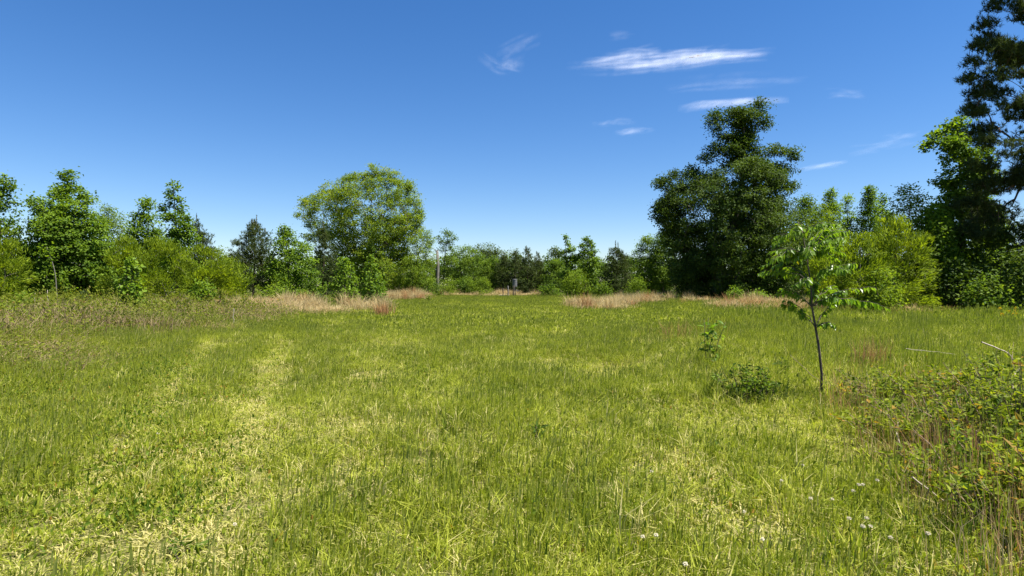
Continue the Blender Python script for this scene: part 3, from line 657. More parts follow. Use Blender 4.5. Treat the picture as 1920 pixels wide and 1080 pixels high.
# ------------------------------------------------------------------ instanced grass and ground cover
def scatter(name, protos, P, rot, scl, idx, label, cat, tilt=None):
    """one 'stuff' object: prototypes instanced on a point mesh"""
    pc = bpy.data.collections.new(name + '_kinds')
    for q, me in enumerate(protos):
        o = bpy.data.objects.new('%s_kind_%02d' % (name, q), me); pc.objects.link(o)
    me = bpy.data.meshes.new(name); me.vertices.add(len(P)); me.vertices.foreach_set('co', P.astype(np.float32).ravel())
    for k, v, ty in (('rotz', rot, 'FLOAT'), ('scl', scl, 'FLOAT_VECTOR'), ('idx', idx, 'INT')):
        a = me.attributes.new(k, ty, 'POINT')
        a.data.foreach_set('vector' if ty == 'FLOAT_VECTOR' else 'value', np.asarray(v, np.int32 if ty == 'INT' else np.float32).ravel())
    me.update()
    ob = bpy.data.objects.new(name, me); COL.objects.link(ob)
    ng = bpy.data.node_groups.new(name + '_scatter', 'GeometryNodeTree')
    ng.interface.new_socket('Geometry', in_out='INPUT', socket_type='NodeSocketGeometry'); ng.interface.new_socket('Geometry', in_out='OUTPUT', socket_type='NodeSocketGeometry')
    gi = ng.nodes.new('NodeGroupInput'); go = ng.nodes.new('NodeGroupOutput'); ip = ng.nodes.new('GeometryNodeInstanceOnPoints')
    ci = ng.nodes.new('GeometryNodeCollectionInfo'); ci.inputs['Collection'].default_value = pc; ci.inputs['Separate Children'].default_value = True; ci.inputs['Reset Children'].default_value = True
    def na(nm, ty):
        x = ng.nodes.new('GeometryNodeInputNamedAttribute'); x.data_type = ty; x.inputs['Name'].default_value = nm; return x.outputs['Attribute']
    ip.inputs['Pick Instance'].default_value = True
    cb = ng.nodes.new('ShaderNodeCombineXYZ'); L = ng.links.new
    L(na('rotz', 'FLOAT'), cb.inputs['Z']); L(cb.outputs[0], ip.inputs['Rotation'])
    L(na('scl', 'FLOAT_VECTOR'), ip.inputs['Scale']); L(na('idx', 'INT'), ip.inputs['Instance Index'])
    L(gi.outputs[0], ip.inputs['Points']); L(ci.outputs[0], ip.inputs['Instance']); L(ip.outputs[0], go.inputs[0])
    md = ob.modifiers.new('scatter', 'NODES'); md.node_group = ng
    tag(ob, label, cat, kind='stuff')
    return ob

def blades(mb, B, H, lean, w, tint, dry, seg=2):
    """bent grass blades: base B, height H, lean vectors, width w"""
    n = len(B); sd = unit(np.stack([rng.normal(size=n), rng.normal(size=n), np.zeros(n)], 1))
    H = H[:, None]; w = np.broadcast_to(w, (n,))[:, None]
    up = np.array([0, 0, 1.0]); m = B + up * H * .55 + lean * H * .22; t = B + up * H * (1 - .35 * np.linalg.norm(lean, axis=1, keepdims=True)) + lean * H * .9
    V = np.stack([B - sd * w / 2, B + sd * w / 2, m - sd * w * .42, m + sd * w * .42, t], 1).reshape(-1, 3)
    b = np.arange(n)[:, None] * 5
    T = np.concatenate([b + [0, 1, 3], b + [0, 3, 2], b + [2, 3, 4]])
    mb.add(V, T, tint=np.repeat(tint, 5), dry=np.repeat(dry, 5))

def grass_patch(n, size, h, w, dryf, tmean, stems=0, leanf=.45, name='patch'):
    mb = MB(); per = 9; nt_ = n // per; n = nt_ * per; q = np.repeat(np.arange(nt_), per)     # blades stand in small tufts
    tc = rng.uniform(-size / 2, size / 2, (nt_, 2)); B = np.zeros((n, 3)); B[:, :2] = tc[q] + rng.normal(0, .028 * size / .62, (n, 2)); B[:, 2] = -.03
    th_ = np.clip(rng.lognormal(0, .32, nt_), .45, 2.0); H = h * th_[q] * rng.uniform(.6, 1.15, n)
    tl_ = rng.normal(0, leanf * .7, (nt_, 2)) + [.15, 0]
    lean = np.zeros((n, 3)); lean[:, :2] = (tl_[q] + rng.normal(0, leanf * .75, (n, 2))) * rng.choice([.6, 1.0, 1.5], n)[:, None]
    td = rng.uniform(0, 1, nt_) < dryf * .7
    dry = np.where(td[q] | (rng.uniform(0, 1, n) < dryf * .4), rng.uniform(.4, 1, n), rng.uniform(0, .10, n))
    tt_ = rng.normal(tmean, .19, nt_)
    blades(mb, B, H, lean, w * rng.uniform(.6, 1.35, n), np.clip(tt_[q] + rng.normal(0, .12, n), 0, 1), dry)
    # thatch: short flat-lying dry blades
    m = int(n * .18)
    B2 = np.stack([rng.uniform(-size / 2, size / 2, m), rng.uniform(-size / 2, size / 2, m), rng.uniform(0, .03, m)], 1)
    l2 = np.stack([rng.normal(0, 1.0, m), rng.normal(0, 1.0, m), np.zeros(m)], 1)
    blades(mb, B2, np.full(m, h * .45), l2, w, np.clip(rng.normal(.6, .2, m), 0, 1), np.clip(rng.normal(.45 + dryf, .3, m), 0, 1))
    if stems:
        B3 = np.stack([rng.uniform(-size / 2, size / 2, stems), rng.uniform(-size / 2, size / 2, stems), np.zeros(stems)], 1)
        l3 = np.stack([rng.normal(.18, .14, stems), rng.normal(0, .15, stems), np.zeros(stems)], 1)
        H3 = h * rng.uniform(1.25, 1.9, stems)
        blades(mb, B3, H3, l3, w * .5, rng.uniform(.25, .55, stems), np.full(stems, .0))
        tp = B3 + np.array([0, 0, 1]) * (H3 * .82)[:, None] + l3 * (H3 * .62)[:, None]
        blades(mb, tp, H3 * .26, l3, w * 1.0, rng.uniform(0, .35, stems), rng.uniform(.0, .25, stems))
    return mb.mesh(name, M['grass'])

rng = np.random.default_rng(3)
near = [grass_patch(330, .62, .17, .0092, .13, .50, 20, name='lush') for _ in range(6)] + \
       [grass_patch(360, .62, .13, .0090, .26, .64, 8, leanf=.75, name='pale') for _ in range(5)] + \
       [grass_patch(330, .62, .21, .0095, .08, .40, 30, name='deep') for _ in range(5)] + \
       [grass_patch(330, .62, .10, .0100, .75, .6, 5, leanf=.9, name='thatch') for _ in range(3)]
farp = [grass_patch(430, 1.9, .17, .027, .12, .68, 32, name='lush_far') for _ in range(3)] + \
       [grass_patch(430, 1.9, .13, .026, .24, .66, 20, leanf=.7, name='pale_far') for _ in range(3)] + \
       [grass_patch(430, 1.9, .21, .027, .08, .54, 42, name='deep_far') for _ in range(3)]

def wedge(d0, d1, per_m2, half=.98):
    A = half * (d1 * d1 - d0 * d0); n = int(A * per_m2)
    d = np.sqrt(rng.uniform(d0 * d0, d1 * d1, n)); x = rng.uniform(-1, 1, n) * half * d
    return x, d
def pxd(p):     # picture column/row of a ground point -> x, y
    out = []
    for px, py in p:
        d = CAMZ * F / (py - HZ); out.append(((px - 960) / F * d, d))
    return np.array(out)
def dist_poly(x, y, P):
    best = np.full(len(x), 1e9)
    for a, b in zip(P[:-1], P[1:]):
        v = b - a; t = np.clip(((x - a[0]) * v[0] + (y - a[1]) * v[1]) / (v @ v), 0, 1)
        best = np.minimum(best, np.hypot(x - a[0] - v[0] * t, y - a[1] - v[1] * t))
    return best
tracks = [pxd([(530, 630), (508, 700), (470, 800), (415, 930), (350, 1070)]), pxd([(395, 640), (355, 700), (270, 800), (150, 930), (30, 1060)])]
def kinds(x, y, nl, npale, nd):
    q = noise2(x / 1.7, y / 2.6, 21) * .3 + noise2(x / .5, y / .6, 22) * .7
    tr = np.minimum(dist_poly(x, y, tracks[0]), dist_poly(x, y, tracks[1]))
    q2 = q + np.where(tr < .36, .42, np.where(tr < .85, -.12, 0)) + .25 * (rng.uniform(0, 1, len(x)) - .5)
    idx = np.where(q2 > .655, nl + rng.integers(0, npale, len(x)), np.where(q2 < .40, nl + npale + rng.integers(0, nd, len(x)), rng.integers(0, nl, len(x))))
    return idx, q, tr
cell = .345; gx, gy = np.meshgrid(np.arange(-32, 32, cell), np.arange(-1.5, 24, cell)); x1 = gx.ravel() + rng.uniform(-.22, .22, gx.size); d1 = gy.ravel() + rng.uniform(-.22, .22, gx.size)
kp = np.abs(x1) < d1 * 1.15 + 5.0; x1, d1 = x1[kp], d1[kp]; i1, q1, t1 = kinds(x1, d1, 6, 5, 5)
th = noise2(x1 / .75, d1 / 1.0, 25) + .12 * (rng.uniform(0, 1, len(x1)) - .5) > .80; th |= (t1 < .27) & (rng.uniform(0, 1, len(x1)) < .45); 
for bp_ in pxd([(310, 1005), (455, 850), (325, 1055), (500, 835)]): th |= np.hypot(x1 - bp_[0], (d1 - bp_[1]) * .8) < .26
i1 = np.where(th, 16 + rng.integers(0, 3, len(x1)), i1)
x2, d2 = wedge(21, 100, 1.3, 1.2); i2, q2, t2 = kinds(x2, d2, 3, 3, 3)
x = np.concatenate([x1, x2]); y = np.concatenate([d1, d2]); idx = np.concatenate([i1, i2 + len(near)])
q = np.concatenate([q1, q2]); tr = np.concatenate([t1, t2])
sxy = rng.uniform(.85, 1.2, len(x)); hz = rng.uniform(.75, 1.2, len(x)) * (1.25 - .5 * q) * np.where(tr < .4, .75, 1)
# rougher, taller grass on the right of the mown strip and along the left edge
rough = np.clip((x - 3.2 - .12 * y) / 2.5, 0, 1) + np.clip((-x - 7.0 - .12 * y) / 2.5, 0, 1)
hz *= 1 + .5 * np.clip(rough, 0, 1) * (noise2(x / .9, y / .9, 8) + .35)
scatter('grass', near + farp, np.stack([x, y, gz(x, y)], 1), rng.uniform(-.5, .5, len(x)) + rng.integers(0, 2, len(x)) * 0.0, np.stack([sxy, sxy, hz], 1), idx,
        'short bright green meadow grass covering the whole field', 'grass')

# ---- tan broomsedge
def sedge(n, h, spread, mat, w=.014, name='sedge'):
    mb = MB(); B = np.stack([rng.normal(0, spread, n), rng.normal(0, spread, n), np.zeros(n)], 1)
    H = h * rng.uniform(.55, 1.1, n); lean = np.stack([rng.normal(0, .22, n), rng.normal(0, .22, n), np.zeros(n)], 1) + np.clip(B * .6, -.3, .3)
    t = np.clip(rng.normal(.5, .2, n), 0, 1)
    blades(mb, B, H, lean, w, t, np.zeros(n))
    return mb.mesh(name, M[mat])
sp = [sedge(95, 1.05, .24, 'tan', .022) for _ in range(5)] + [sedge(95, 1.0, .24, 'rust', .020) for _ in range(2)]
def band(px0, px1, d0, d1, n, h, rust=.15, edge=.0):
    px = px0 + (px1 - px0) * (rng.beta(1.5, 1.5, n) * 1.24 - .12); d = rng.uniform(d0, d1, n); xx = (px - 960) / F * d
    hh = h * rng.uniform(.45, 1.2, n) * (.45 + .9 * noise2(xx / 1.5, d / 1.5, 31))
    kq = noise2(xx / 1.1, d / 2.0, 33) * .6 + rng.uniform(0, 1, n) * .4 > .50; xx, d, hh = xx[kq], d[kq], hh[kq]; n = len(xx)
    ix = np.where(rng.uniform(0, 1, n) < rust, 5 + rng.integers(0, 2, n), rng.integers(0, 5, n))
    return xx, d, hh, ix
for bands, lab in (
    ([(425, 700, 34, 43, 400, 1.1, .1), (270, 480, 32, 40, 170, .95, .2)], 'tan dry grass band in front of the spiky pine and spreading tree'),
    ([(722, 802, 66, 80, 190, 1.25, .25), (800, 1020, 89, 97, 420, 1.1, .05)], 'pale pinkish tan grass strip along the far end by the feeder'),
    ([(1072, 1182, 40, 52, 110, 1.05, .2), (1175, 1310, 52, 68, 130, 1.1, .2)], 'tan dry grass patch beside the shadow of the huge oak'),
    ([(1338, 1510, 36, 54, 230, 1.0, .35), (1510, 1760, 34, 39, 45, .7, .5)], 'reddish tan grass band between the oak and the slender sapling')):
    A = [band(*b) for b in bands]; xx, d, hh, ix = [np.concatenate([a[q] for a in A]) for q in range(4)]
    scatter('dry_grass', sp, np.stack([xx, d, gz(xx, d)], 1), rng.uniform(0, 6.28, len(xx)), np.stack([np.full(len(xx), 1.1), np.full(len(xx), 1.1), hh], 1), ix, lab, 'dry grass')

# ---- left underbrush: leafy and dead tangled stems
def brush_patch(n, h, mat, L, w, stems, name='brush'):
    mb = MB(); P = np.stack([rng.normal(0, .32, n), rng.normal(0, .32, n), np.abs(rng.normal(0, .45, n)) * h], 1)
    leaves(mb, P, rng.normal(size=(n, 3)) + [0, 0, .4], rng.normal(size=(n, 3)) + [0, 0, .8], L * rng.uniform(.6, 1.3, n), w * rng.uniform(.7, 1.2, n), np.clip(rng.normal(.5, .22, n), 0, 1))
    return mb.mesh(name, M[mat])
bp = [brush_patch(240, .75, 'scrub', .085, .045, 0) for _ in range(4)] + [sedge(75, .85, .32, 'grey', .014, 'stalks') for _ in range(2)] + [sedge(60, .8, .32, 'tan', .012, 'stalks') for _ in range(1)]
n = 3600; px = rng.uniform(-140, 640, n); d = rng.uniform(11, 44, n) ; xx = (px - 960) / F * d
edge = -10.2 + np.clip((17 - d) * .35, 0, 2.0) - 1.1 * np.exp(-((d - 18) / 4) ** 2) + 2.2 * (noise2(d / 2.0, d * 0, 9) - .5) - np.where(d > 36, (d - 36) * .5, 0)
kp = (xx < edge) & ~((d > 32.5) & (px > 440))
kp &= rng.uniform(0, 1, n) < np.clip((edge - xx) / 2.0, .15, 1)
xx, d = xx[kp], d[kp]; n = len(xx); hs = .78 * (.45 + 1.05 * noise2(xx / 1.2, d / 1.4, 14)) * np.clip(.55 + (-9.5 - xx) / 6, .45, 1.35)
scatter('underbrush', bp, np.stack([xx, d, gz(xx, d)], 1), rng.uniform(0, 6.28, n), np.stack([np.full(n, 1.3), np.full(n, 1.3), hs], 1), rng.choice(7, n, p=[.15, .15, .15, .15, .14, .13, .13]),
        'brownish tangled scrub of weeds and dead stems below the sweetgums', 'underbrush')

rng = np.random.default_rng(55)
SCRUB = [(40, 27, 'scrub shrub at the outer end of the weedy strip'), (95, 24, 'scrub shrub in front of the pale dead stalks'), (180, 27, 'scrub shrub left of the leafy scrub sapling'), (290, 30, 'scrub shrub right of the leafy scrub sapling'),
         (340, 28, 'scrub shrub below the widest feathery shrub'), (410, 31, 'scrub shrub beside the thin dead stalk'), (15, 19, 'ragged low scrub shrub where the weeds meet the meadow'), (140, 33, 'scrub shrub hiding the base of the big sweetgum'),
         (460, 34, 'scrub shrub where the weeds meet the tan grass'), (235, 33, 'scrub shrub behind the leafy scrub sapling')]
for q, (px, d, lab) in enumerate(SCRUB):
    hp = rng.uniform(.8, 1.35) / d * F; by = HZ + CAMZ * F / d; wp = rng.uniform(.5, 1.0) / d * F
    tree('scrub_shrub', 'olive ' + lab, d, px, rows=[(by - hp, px - wp * .2, px + wp * .25), (by - hp * .6, px - wp * .8, px + wp * .9), (by - 4, px - wp, px + wp)], style='scrub' if q % 3 else 'bright', crf=.6, cat='shrub', group='scrub shrubs in the weedy strip', tfrac=.6, r0=.02, seed=200 + q, low=.02, gap=.2)

# ---- leafy ground cover mixed into the grass (left foreground and right bramble edge)
gp = [brush_patch(90, .22, 'bramble', .05, .03, 0, 'cover') for _ in range(4)] + [brush_patch(70, .16, 'weed', .055, .034, 0, 'cover') for _ in range(2)]
n = 1500; xx, d = wedge(2.2, 15, 7); n = len(xx)
wgt = np.clip((-xx - .36 * d) / (.22 * d), 0, .9) * (noise2(xx / .9, d / .9, 41) > .42) + np.clip((xx - .42 * d - .2) / (.15 * d), 0, 1) * .9 * (noise2(xx / .7, d / .7, 43) > .35)
wgt = np.maximum(wgt, .07); kp = rng.uniform(0, 1, n) < wgt; xx, d = xx[kp], d[kp]; n = len(xx)
scatter('ground_cover', gp, np.stack([xx, d, gz(xx, d)], 1), rng.uniform(0, 6.28, n), np.stack([np.full(n, .75), np.full(n, .75), rng.uniform(.7, 1.5, n)], 1), rng.choice(6, n, p=[.21, .21, .21, .21, .08, .08]),
        'low yellow-green creeping leaves mixed into the field edges', 'ground cover')

# ------------------------------------------------------------------ foreground plants
def ovate(name, L=1.0, w=.52, curl=.22, fold=.16, mat='persimmon', tint=.5):
    rowsL = [(0, .0), (.12, .55), (.34, 1.0), (.62, .82), (.84, .42), (1.0, 0)]
    V = []; T = []
    for f, ww in rowsL:
        z = -curl * f * f * L
        V += [(f * L, -ww * w * L / 2, z + fold * ww * w * L), (f * L, 0, z), (f * L, ww * w * L / 2, z + fold * ww * w * L)]
    for q in range(len(rowsL) - 1):
        a = q * 3
        for c in (0, 1): T += [(a + c, a + 3 + c, a + 4 + c), (a + c, a + 4 + c, a + 1 + c)]
    mb = MB(); mb.add(V, T, tint=tint); return mb.mesh(name, M[mat], smooth=True)
leafm = [ovate('leaf', tint=t, curl=c, w=w) for t, c, w in ((.12, .2, .56), (.25, .34, .52), (.38, .1, .58), (.5, .3, .5), (.66, .22, .54), (.97, .25, .5))]

def leaf_obj(parent, base, p, ax, nr, size, me):
    ax = ax / np.linalg.norm(ax); sd = np.cross(nr, ax); sd /= np.linalg.norm(sd); nr = np.cross(ax, sd)
    o = bpy.data.objects.new('leaf', me); COL.objects.link(o); o.parent = parent
    from mathutils import Matrix
    Mx = Matrix(((ax[0], sd[0], nr[0], p[0] - base[0]), (ax[1], sd[1], nr[1], p[1] - base[1]), (ax[2], sd[2], nr[2], p[2] - base[2]), (0, 0, 0, 1)))
    o.matrix_local = Mx @ Matrix.Diagonal((size, size, size, 1))

def bez(p0, p1, sag, n=10):
    f = np.linspace(0, 1, n)[:, None]; return p0 + (p1 - p0) * f + np.array([0, 0, 1]) * 4 * f * (1 - f) * sag

rng = np.random.default_rng(8)
D = 9.0
b = G(1541, D); root = empty('persimmon_sapling', b)
stem = np.array([b - [0, 0, .08], W(1539, 700, D), W(1534, 650, D), W(1528, 615, D), W(1522, 575, D), W(1518, 530, D), W(1512, 480, D), W(1504, 440, D), W(1497, 415, D)])
stem[1:, 1] += rng.normal(0, .015, 8)
mb = MB(); tube(mb, stem, [.024, .019, .018, .017, .0135, .011, .009, .007, .004], 8); mb.build('trunk', M['stem_dark'], root, b, True)
forks = [(4, (1552, 500), .15), (4, (1575, 425), -.2)]
ends = [(1432, 486, -.25, 6), (1440, 512, .3, 5), (1428, 500, .05, 6), (1458, 446, .1, 7), (1462, 535, -.35, 5), (1480, 550, .35, 4), (1472, 432, -.3, 7), (1515, 418, .2, 7), (1540, 425, -.25, 7),
        (1572, 418, .1, 6), (1585, 432, -.1, 6), (1590, 450, .35, 6), (1578, 495, -.3, 5), (1592, 535, .3, 4), (1655, 578, -.1, 4), (1640, 572, .18, 4), (1618, 540, -.25, 4), (1600, 562, .3, 3),
        (1492, 562, .3, 3), (1548, 606, -.2, 3), (1560, 548, -.3, 4), (1480, 480, -.4, 6), (1505, 500, .45, 5), (1470, 470, .4, 6), (1535, 465, .4, 6), (1530, 500, -.45, 5), (1555, 455, -.35, 6), (1500, 455, -.35, 6),
        (1450, 470, .0, 6), (1575, 465, .0, 6), (1545, 520, .3, 4)]
ends = ends + [(x_ + rng.uniform(-16, 16), y_ + rng.uniform(-8, 24), o_ + rng.uniform(-.3, .3), s_) for x_, y_, o_, s_ in ends if x_ < 1600]
nleaf = 0; extra = []; rng.shuffle(ends)
for ex, ey, off, si in ends:
    p0 = stem[si]; p1 = W(ex, ey, D) + [0, off * 1.3, 0]; ln_ = np.linalg.norm(p1 - p0)
    P = bez(p0, p1, .10 * ln_ + .02, 9); P[1:-1] += rng.normal(0, .012, (7, 3))
    mb = MB(); tube(mb, P, np.linspace(.0065, .002, 9), 5); mb.build('branch', M['stem_dark'], root, b, True)
    m = int(9 + ln_ * 26)
    for q in range(m):
        f = .22 + .78 * (q + rng.uniform(0, .6)) / m; f = min(f, 1)
        p = np.array([np.interp(f, np.linspace(0, 1, 9), P[:, a]) for a in range(3)])
        tg = unit(P[-1] - P[-3]); sgn = 1 if q % 2 else -1; sd = np.cross(tg, [0, 0, 1.])
        ax = tg * .35 + sd * sgn * .55 + np.array([0, 0, -.85]) + rng.normal(0, .28, 3)
        nr = np.array([0, 0, 1.]) + tg * .4 + rng.normal(0, .4, 3)
        new = f > .94
        sz = rng.uniform(.08, .125) * (.75 if new else 1)
        if nleaf < 300: leaf_obj(root, b, p, ax, nr, sz, leafm[rng.choice(6, p=[.26, .27, .26, .14, .06, .01])] if not new else leafm[int(rng.choice([4, 5, 3, 3]))])
        else: extra.append((p, ax, nr, sz))
        nleaf += 1
eb = MB(); leaves(eb, np.array([e[0] for e in extra]), np.array([e[1] for e in extra]), np.array([e[2] for e in extra]), np.array([e[3] for e in extra]), np.array([e[3] for e in extra]) * .5, rng.uniform(.15, .6, len(extra)))
tag(eb.build('inner_leaves', M['persimmon'], root, b), kind='stuff')
tag(root, 'slender leafy sapling with glossy drooping leaves and thin dark trunk standing in the meadow', 'sapling')

D = 12.4
b = G(1332, D); root = empty('young_shrub', b)
for q, (pts, nl) in enumerate([([(1327, 680), (1322, 640), (1318, 598)], 16), ([(1332, 682), (1331, 640), (1332, 598)], 34), ([(1337, 684), (1345, 645), (1362, 604)], 18), ([(1330, 684), (1334, 650), (1344, 600)], 18)]):
    P = np.array([b] + [W(p[0], p[1], D) for p in pts]); P[1:, 1] += rng.normal(0, .08, 3)
    mb = MB(); tube(mb, P, [.008, .007, .006, .003], 5); mb.build('stem', M['stem_dark'], root, b, True)
    for k_ in range(nl):
        f = rng.uniform(.4, 1) if q != 1 else rng.uniform(.15, 1); seg = np.linspace(0, 1, 4)
        p = np.array([np.interp(f, seg, P[:, a]) for a in range(3)]); a_ = rng.uniform(0, 6.28)
        leaf_obj(root, b, p, np.array([math.cos(a_), math.sin(a_), rng.uniform(-.5, .5)]), np.array([0, 0, 1.]) + rng.normal(0, .3, 3), rng.uniform(.10, .16), leafm[int(rng.integers(0, 4))])
tag(root, 'small upright shrub with several thin stems and leafy tops near the slender sapling', 'shrub')

def weed(name, label, cat, px, d, h, r, nstem, nl, L, mat, w=.5, group=None, tint=(.5, .2), tilt=.5, flower=None, stem_mat='stem_dark', loc=None):
    b = G(px, d); root = empty(name, b); sb = MB(); lb = MB()
    Ps = []; As = []; fb = MB()
    for q in range(nstem):
        a = rng.uniform(0, 6.28); rr = r * rng.uniform(.2, 1); e = b + np.array([rr * math.cos(a), rr * math.sin(a), h * rng.uniform(.55, 1.05)])
        st = b + np.array([math.cos(a), math.sin(a), 0]) * rr * tilt * .6 - [0, 0, .03]
        P = bez(st, e, .12 * h, 7); P[1:-1] += rng.normal(0, .015, (5, 3)); tube(sb, P, np.linspace(.006, .0018, 7) * (.9 + .4 * h), 4)
        f = rng.uniform(.15, 1, nl); Ps.append(np.stack([np.interp(f, np.linspace(0, 1, 7), P[:, c]) for c in range(3)], 1)); aa = rng.uniform(0, 6.28, nl)
        As.append(np.stack([np.cos(aa), np.sin(aa), rng.uniform(-.3, .6, nl)], 1))
        if flower:
            c = np.repeat(P[-1:], 26, 0) + rng.normal(0, .022, (26, 3)); leaves(fb, c, rng.normal(size=(26, 3)), rng.normal(size=(26, 3)) + [0, 0, 1], .03, .022, rng.uniform(.2, .9, 26))
    Ps = np.vstack(Ps); As = np.vstack(As); n = len(Ps)
    Ps = Ps + As * rng.uniform(0, .03, n)[:, None]
    leaves(lb, Ps, As + rng.normal(0, .35, (n, 3)), rng.normal(0, .65, (n, 3)) + [0, 0, 1.], L * rng.uniform(.6, 1.25, n) * (lv := rng.lognormal(0, .28, n)), L * w * rng.uniform(.7, 1.2, n) * lv, np.clip(rng.normal(tint[0], tint[1], n), 0, 1))
    sb.build('stems', M[stem_mat], root, b); lb.build('foliage', M[mat], root, b)
    if flower: fb.build('flowers', M[flower], root, b)
    tag(root, label, cat, group); return root

rng = np.random.default_rng(19)
weed('low_shrub', 'low dark leafy shrub in the shadow beside the slender leafy sapling', 'shrub', 1394, 8.5, .58, .44, 24, 28, .062, 'weed', tint=(.5, .25))
weed('low_shrub', 'smaller dark weed between the low dark shrub and the slender sapling', 'weed', 1440, 8.6, .52, .2, 10, 26, .055, 'weed', tint=(.25, .15))
weed('tall_weed', 'single dark green weed standing alone in the middle of the meadow', 'weed', 1003, 6.35, .26, .08, 4, 16, .075, 'weed', w=.28, tint=(.15, .1))
weed('sprout', 'tiny bright yellow-green sprout alone in the far meadow', 'sprout', 635, 20.5, .22, .15, 7, 14, .07, 'bright', tint=(.7, .15))
weed('sprout', 'small green sprout near the tan grass strip at the far end', 'sprout', 806, 62, .8, .5, 8, 40, .12, 'bright', tint=(.6, .15))
weed('leaf_rosette', 'flat dark leaf rosette on a bare tan patch', 'weed', 335, 3.95, .06, .14, 10, 9, .07, 'weed', w=.35, tint=(.3, .15), tilt=1)
weed('yellow_weed', 'orange-yellow flowering weed at the bramble edge by the slender sapling', 'weed', 1588, 8.9, .22, .20, 8, 12, .05, 'bramble', flower='yellow')
weed('yellow_weed', 'yellow flowering weed at the shaded wood edge', 'weed', 1888, 26, .8, .55, 10, 20, .09, 'bramble', flower='yellow')
weed('yellow_weed', 'orange-tinted weed among tan dry grass below the spiky pine', 'weed', 518, 36, .9, .5, 9, 24, .10, 'scrub', flower='yellow')
weed('dark_weed', 'dark two-leaved weed top poking up between small shrub and slender sapling', 'weed', 1466, 11.0, .36, .10, 3, 8, .11, 'weed', tint=(.08, .06))
bram = [(1640, 8.6, .45, .65), (1715, 8.2, .55, .75), (1790, 7.8, .65, .75), (1885, 7.6, .95, .80), (1700, 6.6, .45, .6), (1775, 6.3, .6, .65), (1855, 6.0, .80, .65), (1935, 5.8, 1.0, .6),
        (1800, 5.0, .42, .5), (1880, 4.7, .62, .5), (1905, 4.0, .5, .40), (1965, 4.2, .75, .45)]
blab = ['low bramble clump beside the orange-yellow flowering weed', 'bramble clump below the rust-coloured grass tuft', 'wide bramble clump crossed by a brown stick', 'tall bramble clump under pale crossed sticks',
        'bramble clump with pale arched dead canes', 'bramble clump below the brown stick', 'dense bramble clump with bright upright leaves', 'tall bramble clump cut by the photo edge',
        'low bramble clump crossed by the long diagonal stick', 'bramble clump with bright yellow leaves above the long diagonal stick', 'dark bramble clump at the lower end of the long diagonal stick', 'bramble clump outside the meadow below the tall edge clump']
for q, (px, d, h, r) in enumerate(bram):
    weed('bramble', blab[q], 'bramble', px, d, h, r * 1.3, 40, 34, .058, 'bramble', w=.5, group='brambles at the meadow edge', tint=(.5 + .1 * ((q * 7) % 3 - 1), .25), stem_mat='dead_brown')

GP = [grass_patch(72, .5, .27, .011, .45, .6, 14, leanf=.5, name='wild') for _ in range(3)] + [sedge(34, .55, .2, 'rust', .006, 'wild_stalks'), sedge(30, .5, .25, 'tan', .006, 'wild_stalks'), sedge(26, .5, .25, 'grey', .006, 'wild_stalks')]
pp = np.array([(px + rng.uniform(-70, 70), d + rng.uniform(-.8, .8)) for px, d, h, r in bram for _ in range(15)]); xx = (pp[:, 0] - 960) / F * pp[:, 1]
scatter('tangled_grass', GP, np.stack([xx, pp[:, 1], gz(xx, pp[:, 1])], 1), rng.uniform(0, 6.28, len(xx)), np.stack([np.full(len(xx), .8)] * 2 + [rng.uniform(.7, 1.5, len(xx))], 1), rng.integers(0, 6, len(xx)),
        'long half-dry grass tangled through the brambles', 'grass')
# upright broad grass tufts and the rust tuft
def tuft(name, label, cat, px, d, n, h, spread, mat, w, leanf=.3, dryt=0, tm=.5):
    b = G(px, d); mb = MB(); B = np.stack([rng.normal(0, spread, n), rng.normal(0, spread, n), np.full(n, -.02)], 1)
    blades(mb, B, h * rng.uniform(.5, 1.05, n), np.stack([rng.normal(0, leanf, n), rng.normal(0, leanf, n), np.zeros(n)], 1), w, np.clip(rng.normal(tm, .18, n), 0, 1), np.full(n, dryt))
    o = mb.build(name, M[mat]); o.location = b; tag(o, label, cat); return o
tuft('dry_grass_tuft', 'upright rust-coloured grass tuft above the brambles', 'grass tuft', 1632, 11.6, 170, .85, .17, 'rust', .006, .12)
tuft('grass_tuft', 'tall pale yellow grass blades at the foot of the slender sapling', 'grass tuft', 1556, 8.7, 34, .62, .10, 'grass', .014, .25, tm=.95)
tuft('grass_tuft', 'bright green broad-bladed grass tuft left of the long diagonal stick', 'grass tuft', 1655, 5.6, 46, .40, .10, 'grass', .013, .5, tm=.7)
tuft('grass_tuft', 'golden dry grass tuft at the lower end of the long diagonal stick', 'grass tuft', 1850, 4.4, 40, .42, .12, 'tan', .010, .5)
tuft('grass_tuft', 'single dark upright grass blade cluster at the bottom of the meadow', 'grass tuft', 1556, 3.75, 5, .30, .02, 'weed', .020, .15, tm=.4)
tuft('dry_grass_tuft', 'thin reddish grass tuft beside the small upright shrub', 'grass tuft', 1265, 17, 90, .75, .35, 'rust', .008, .2)

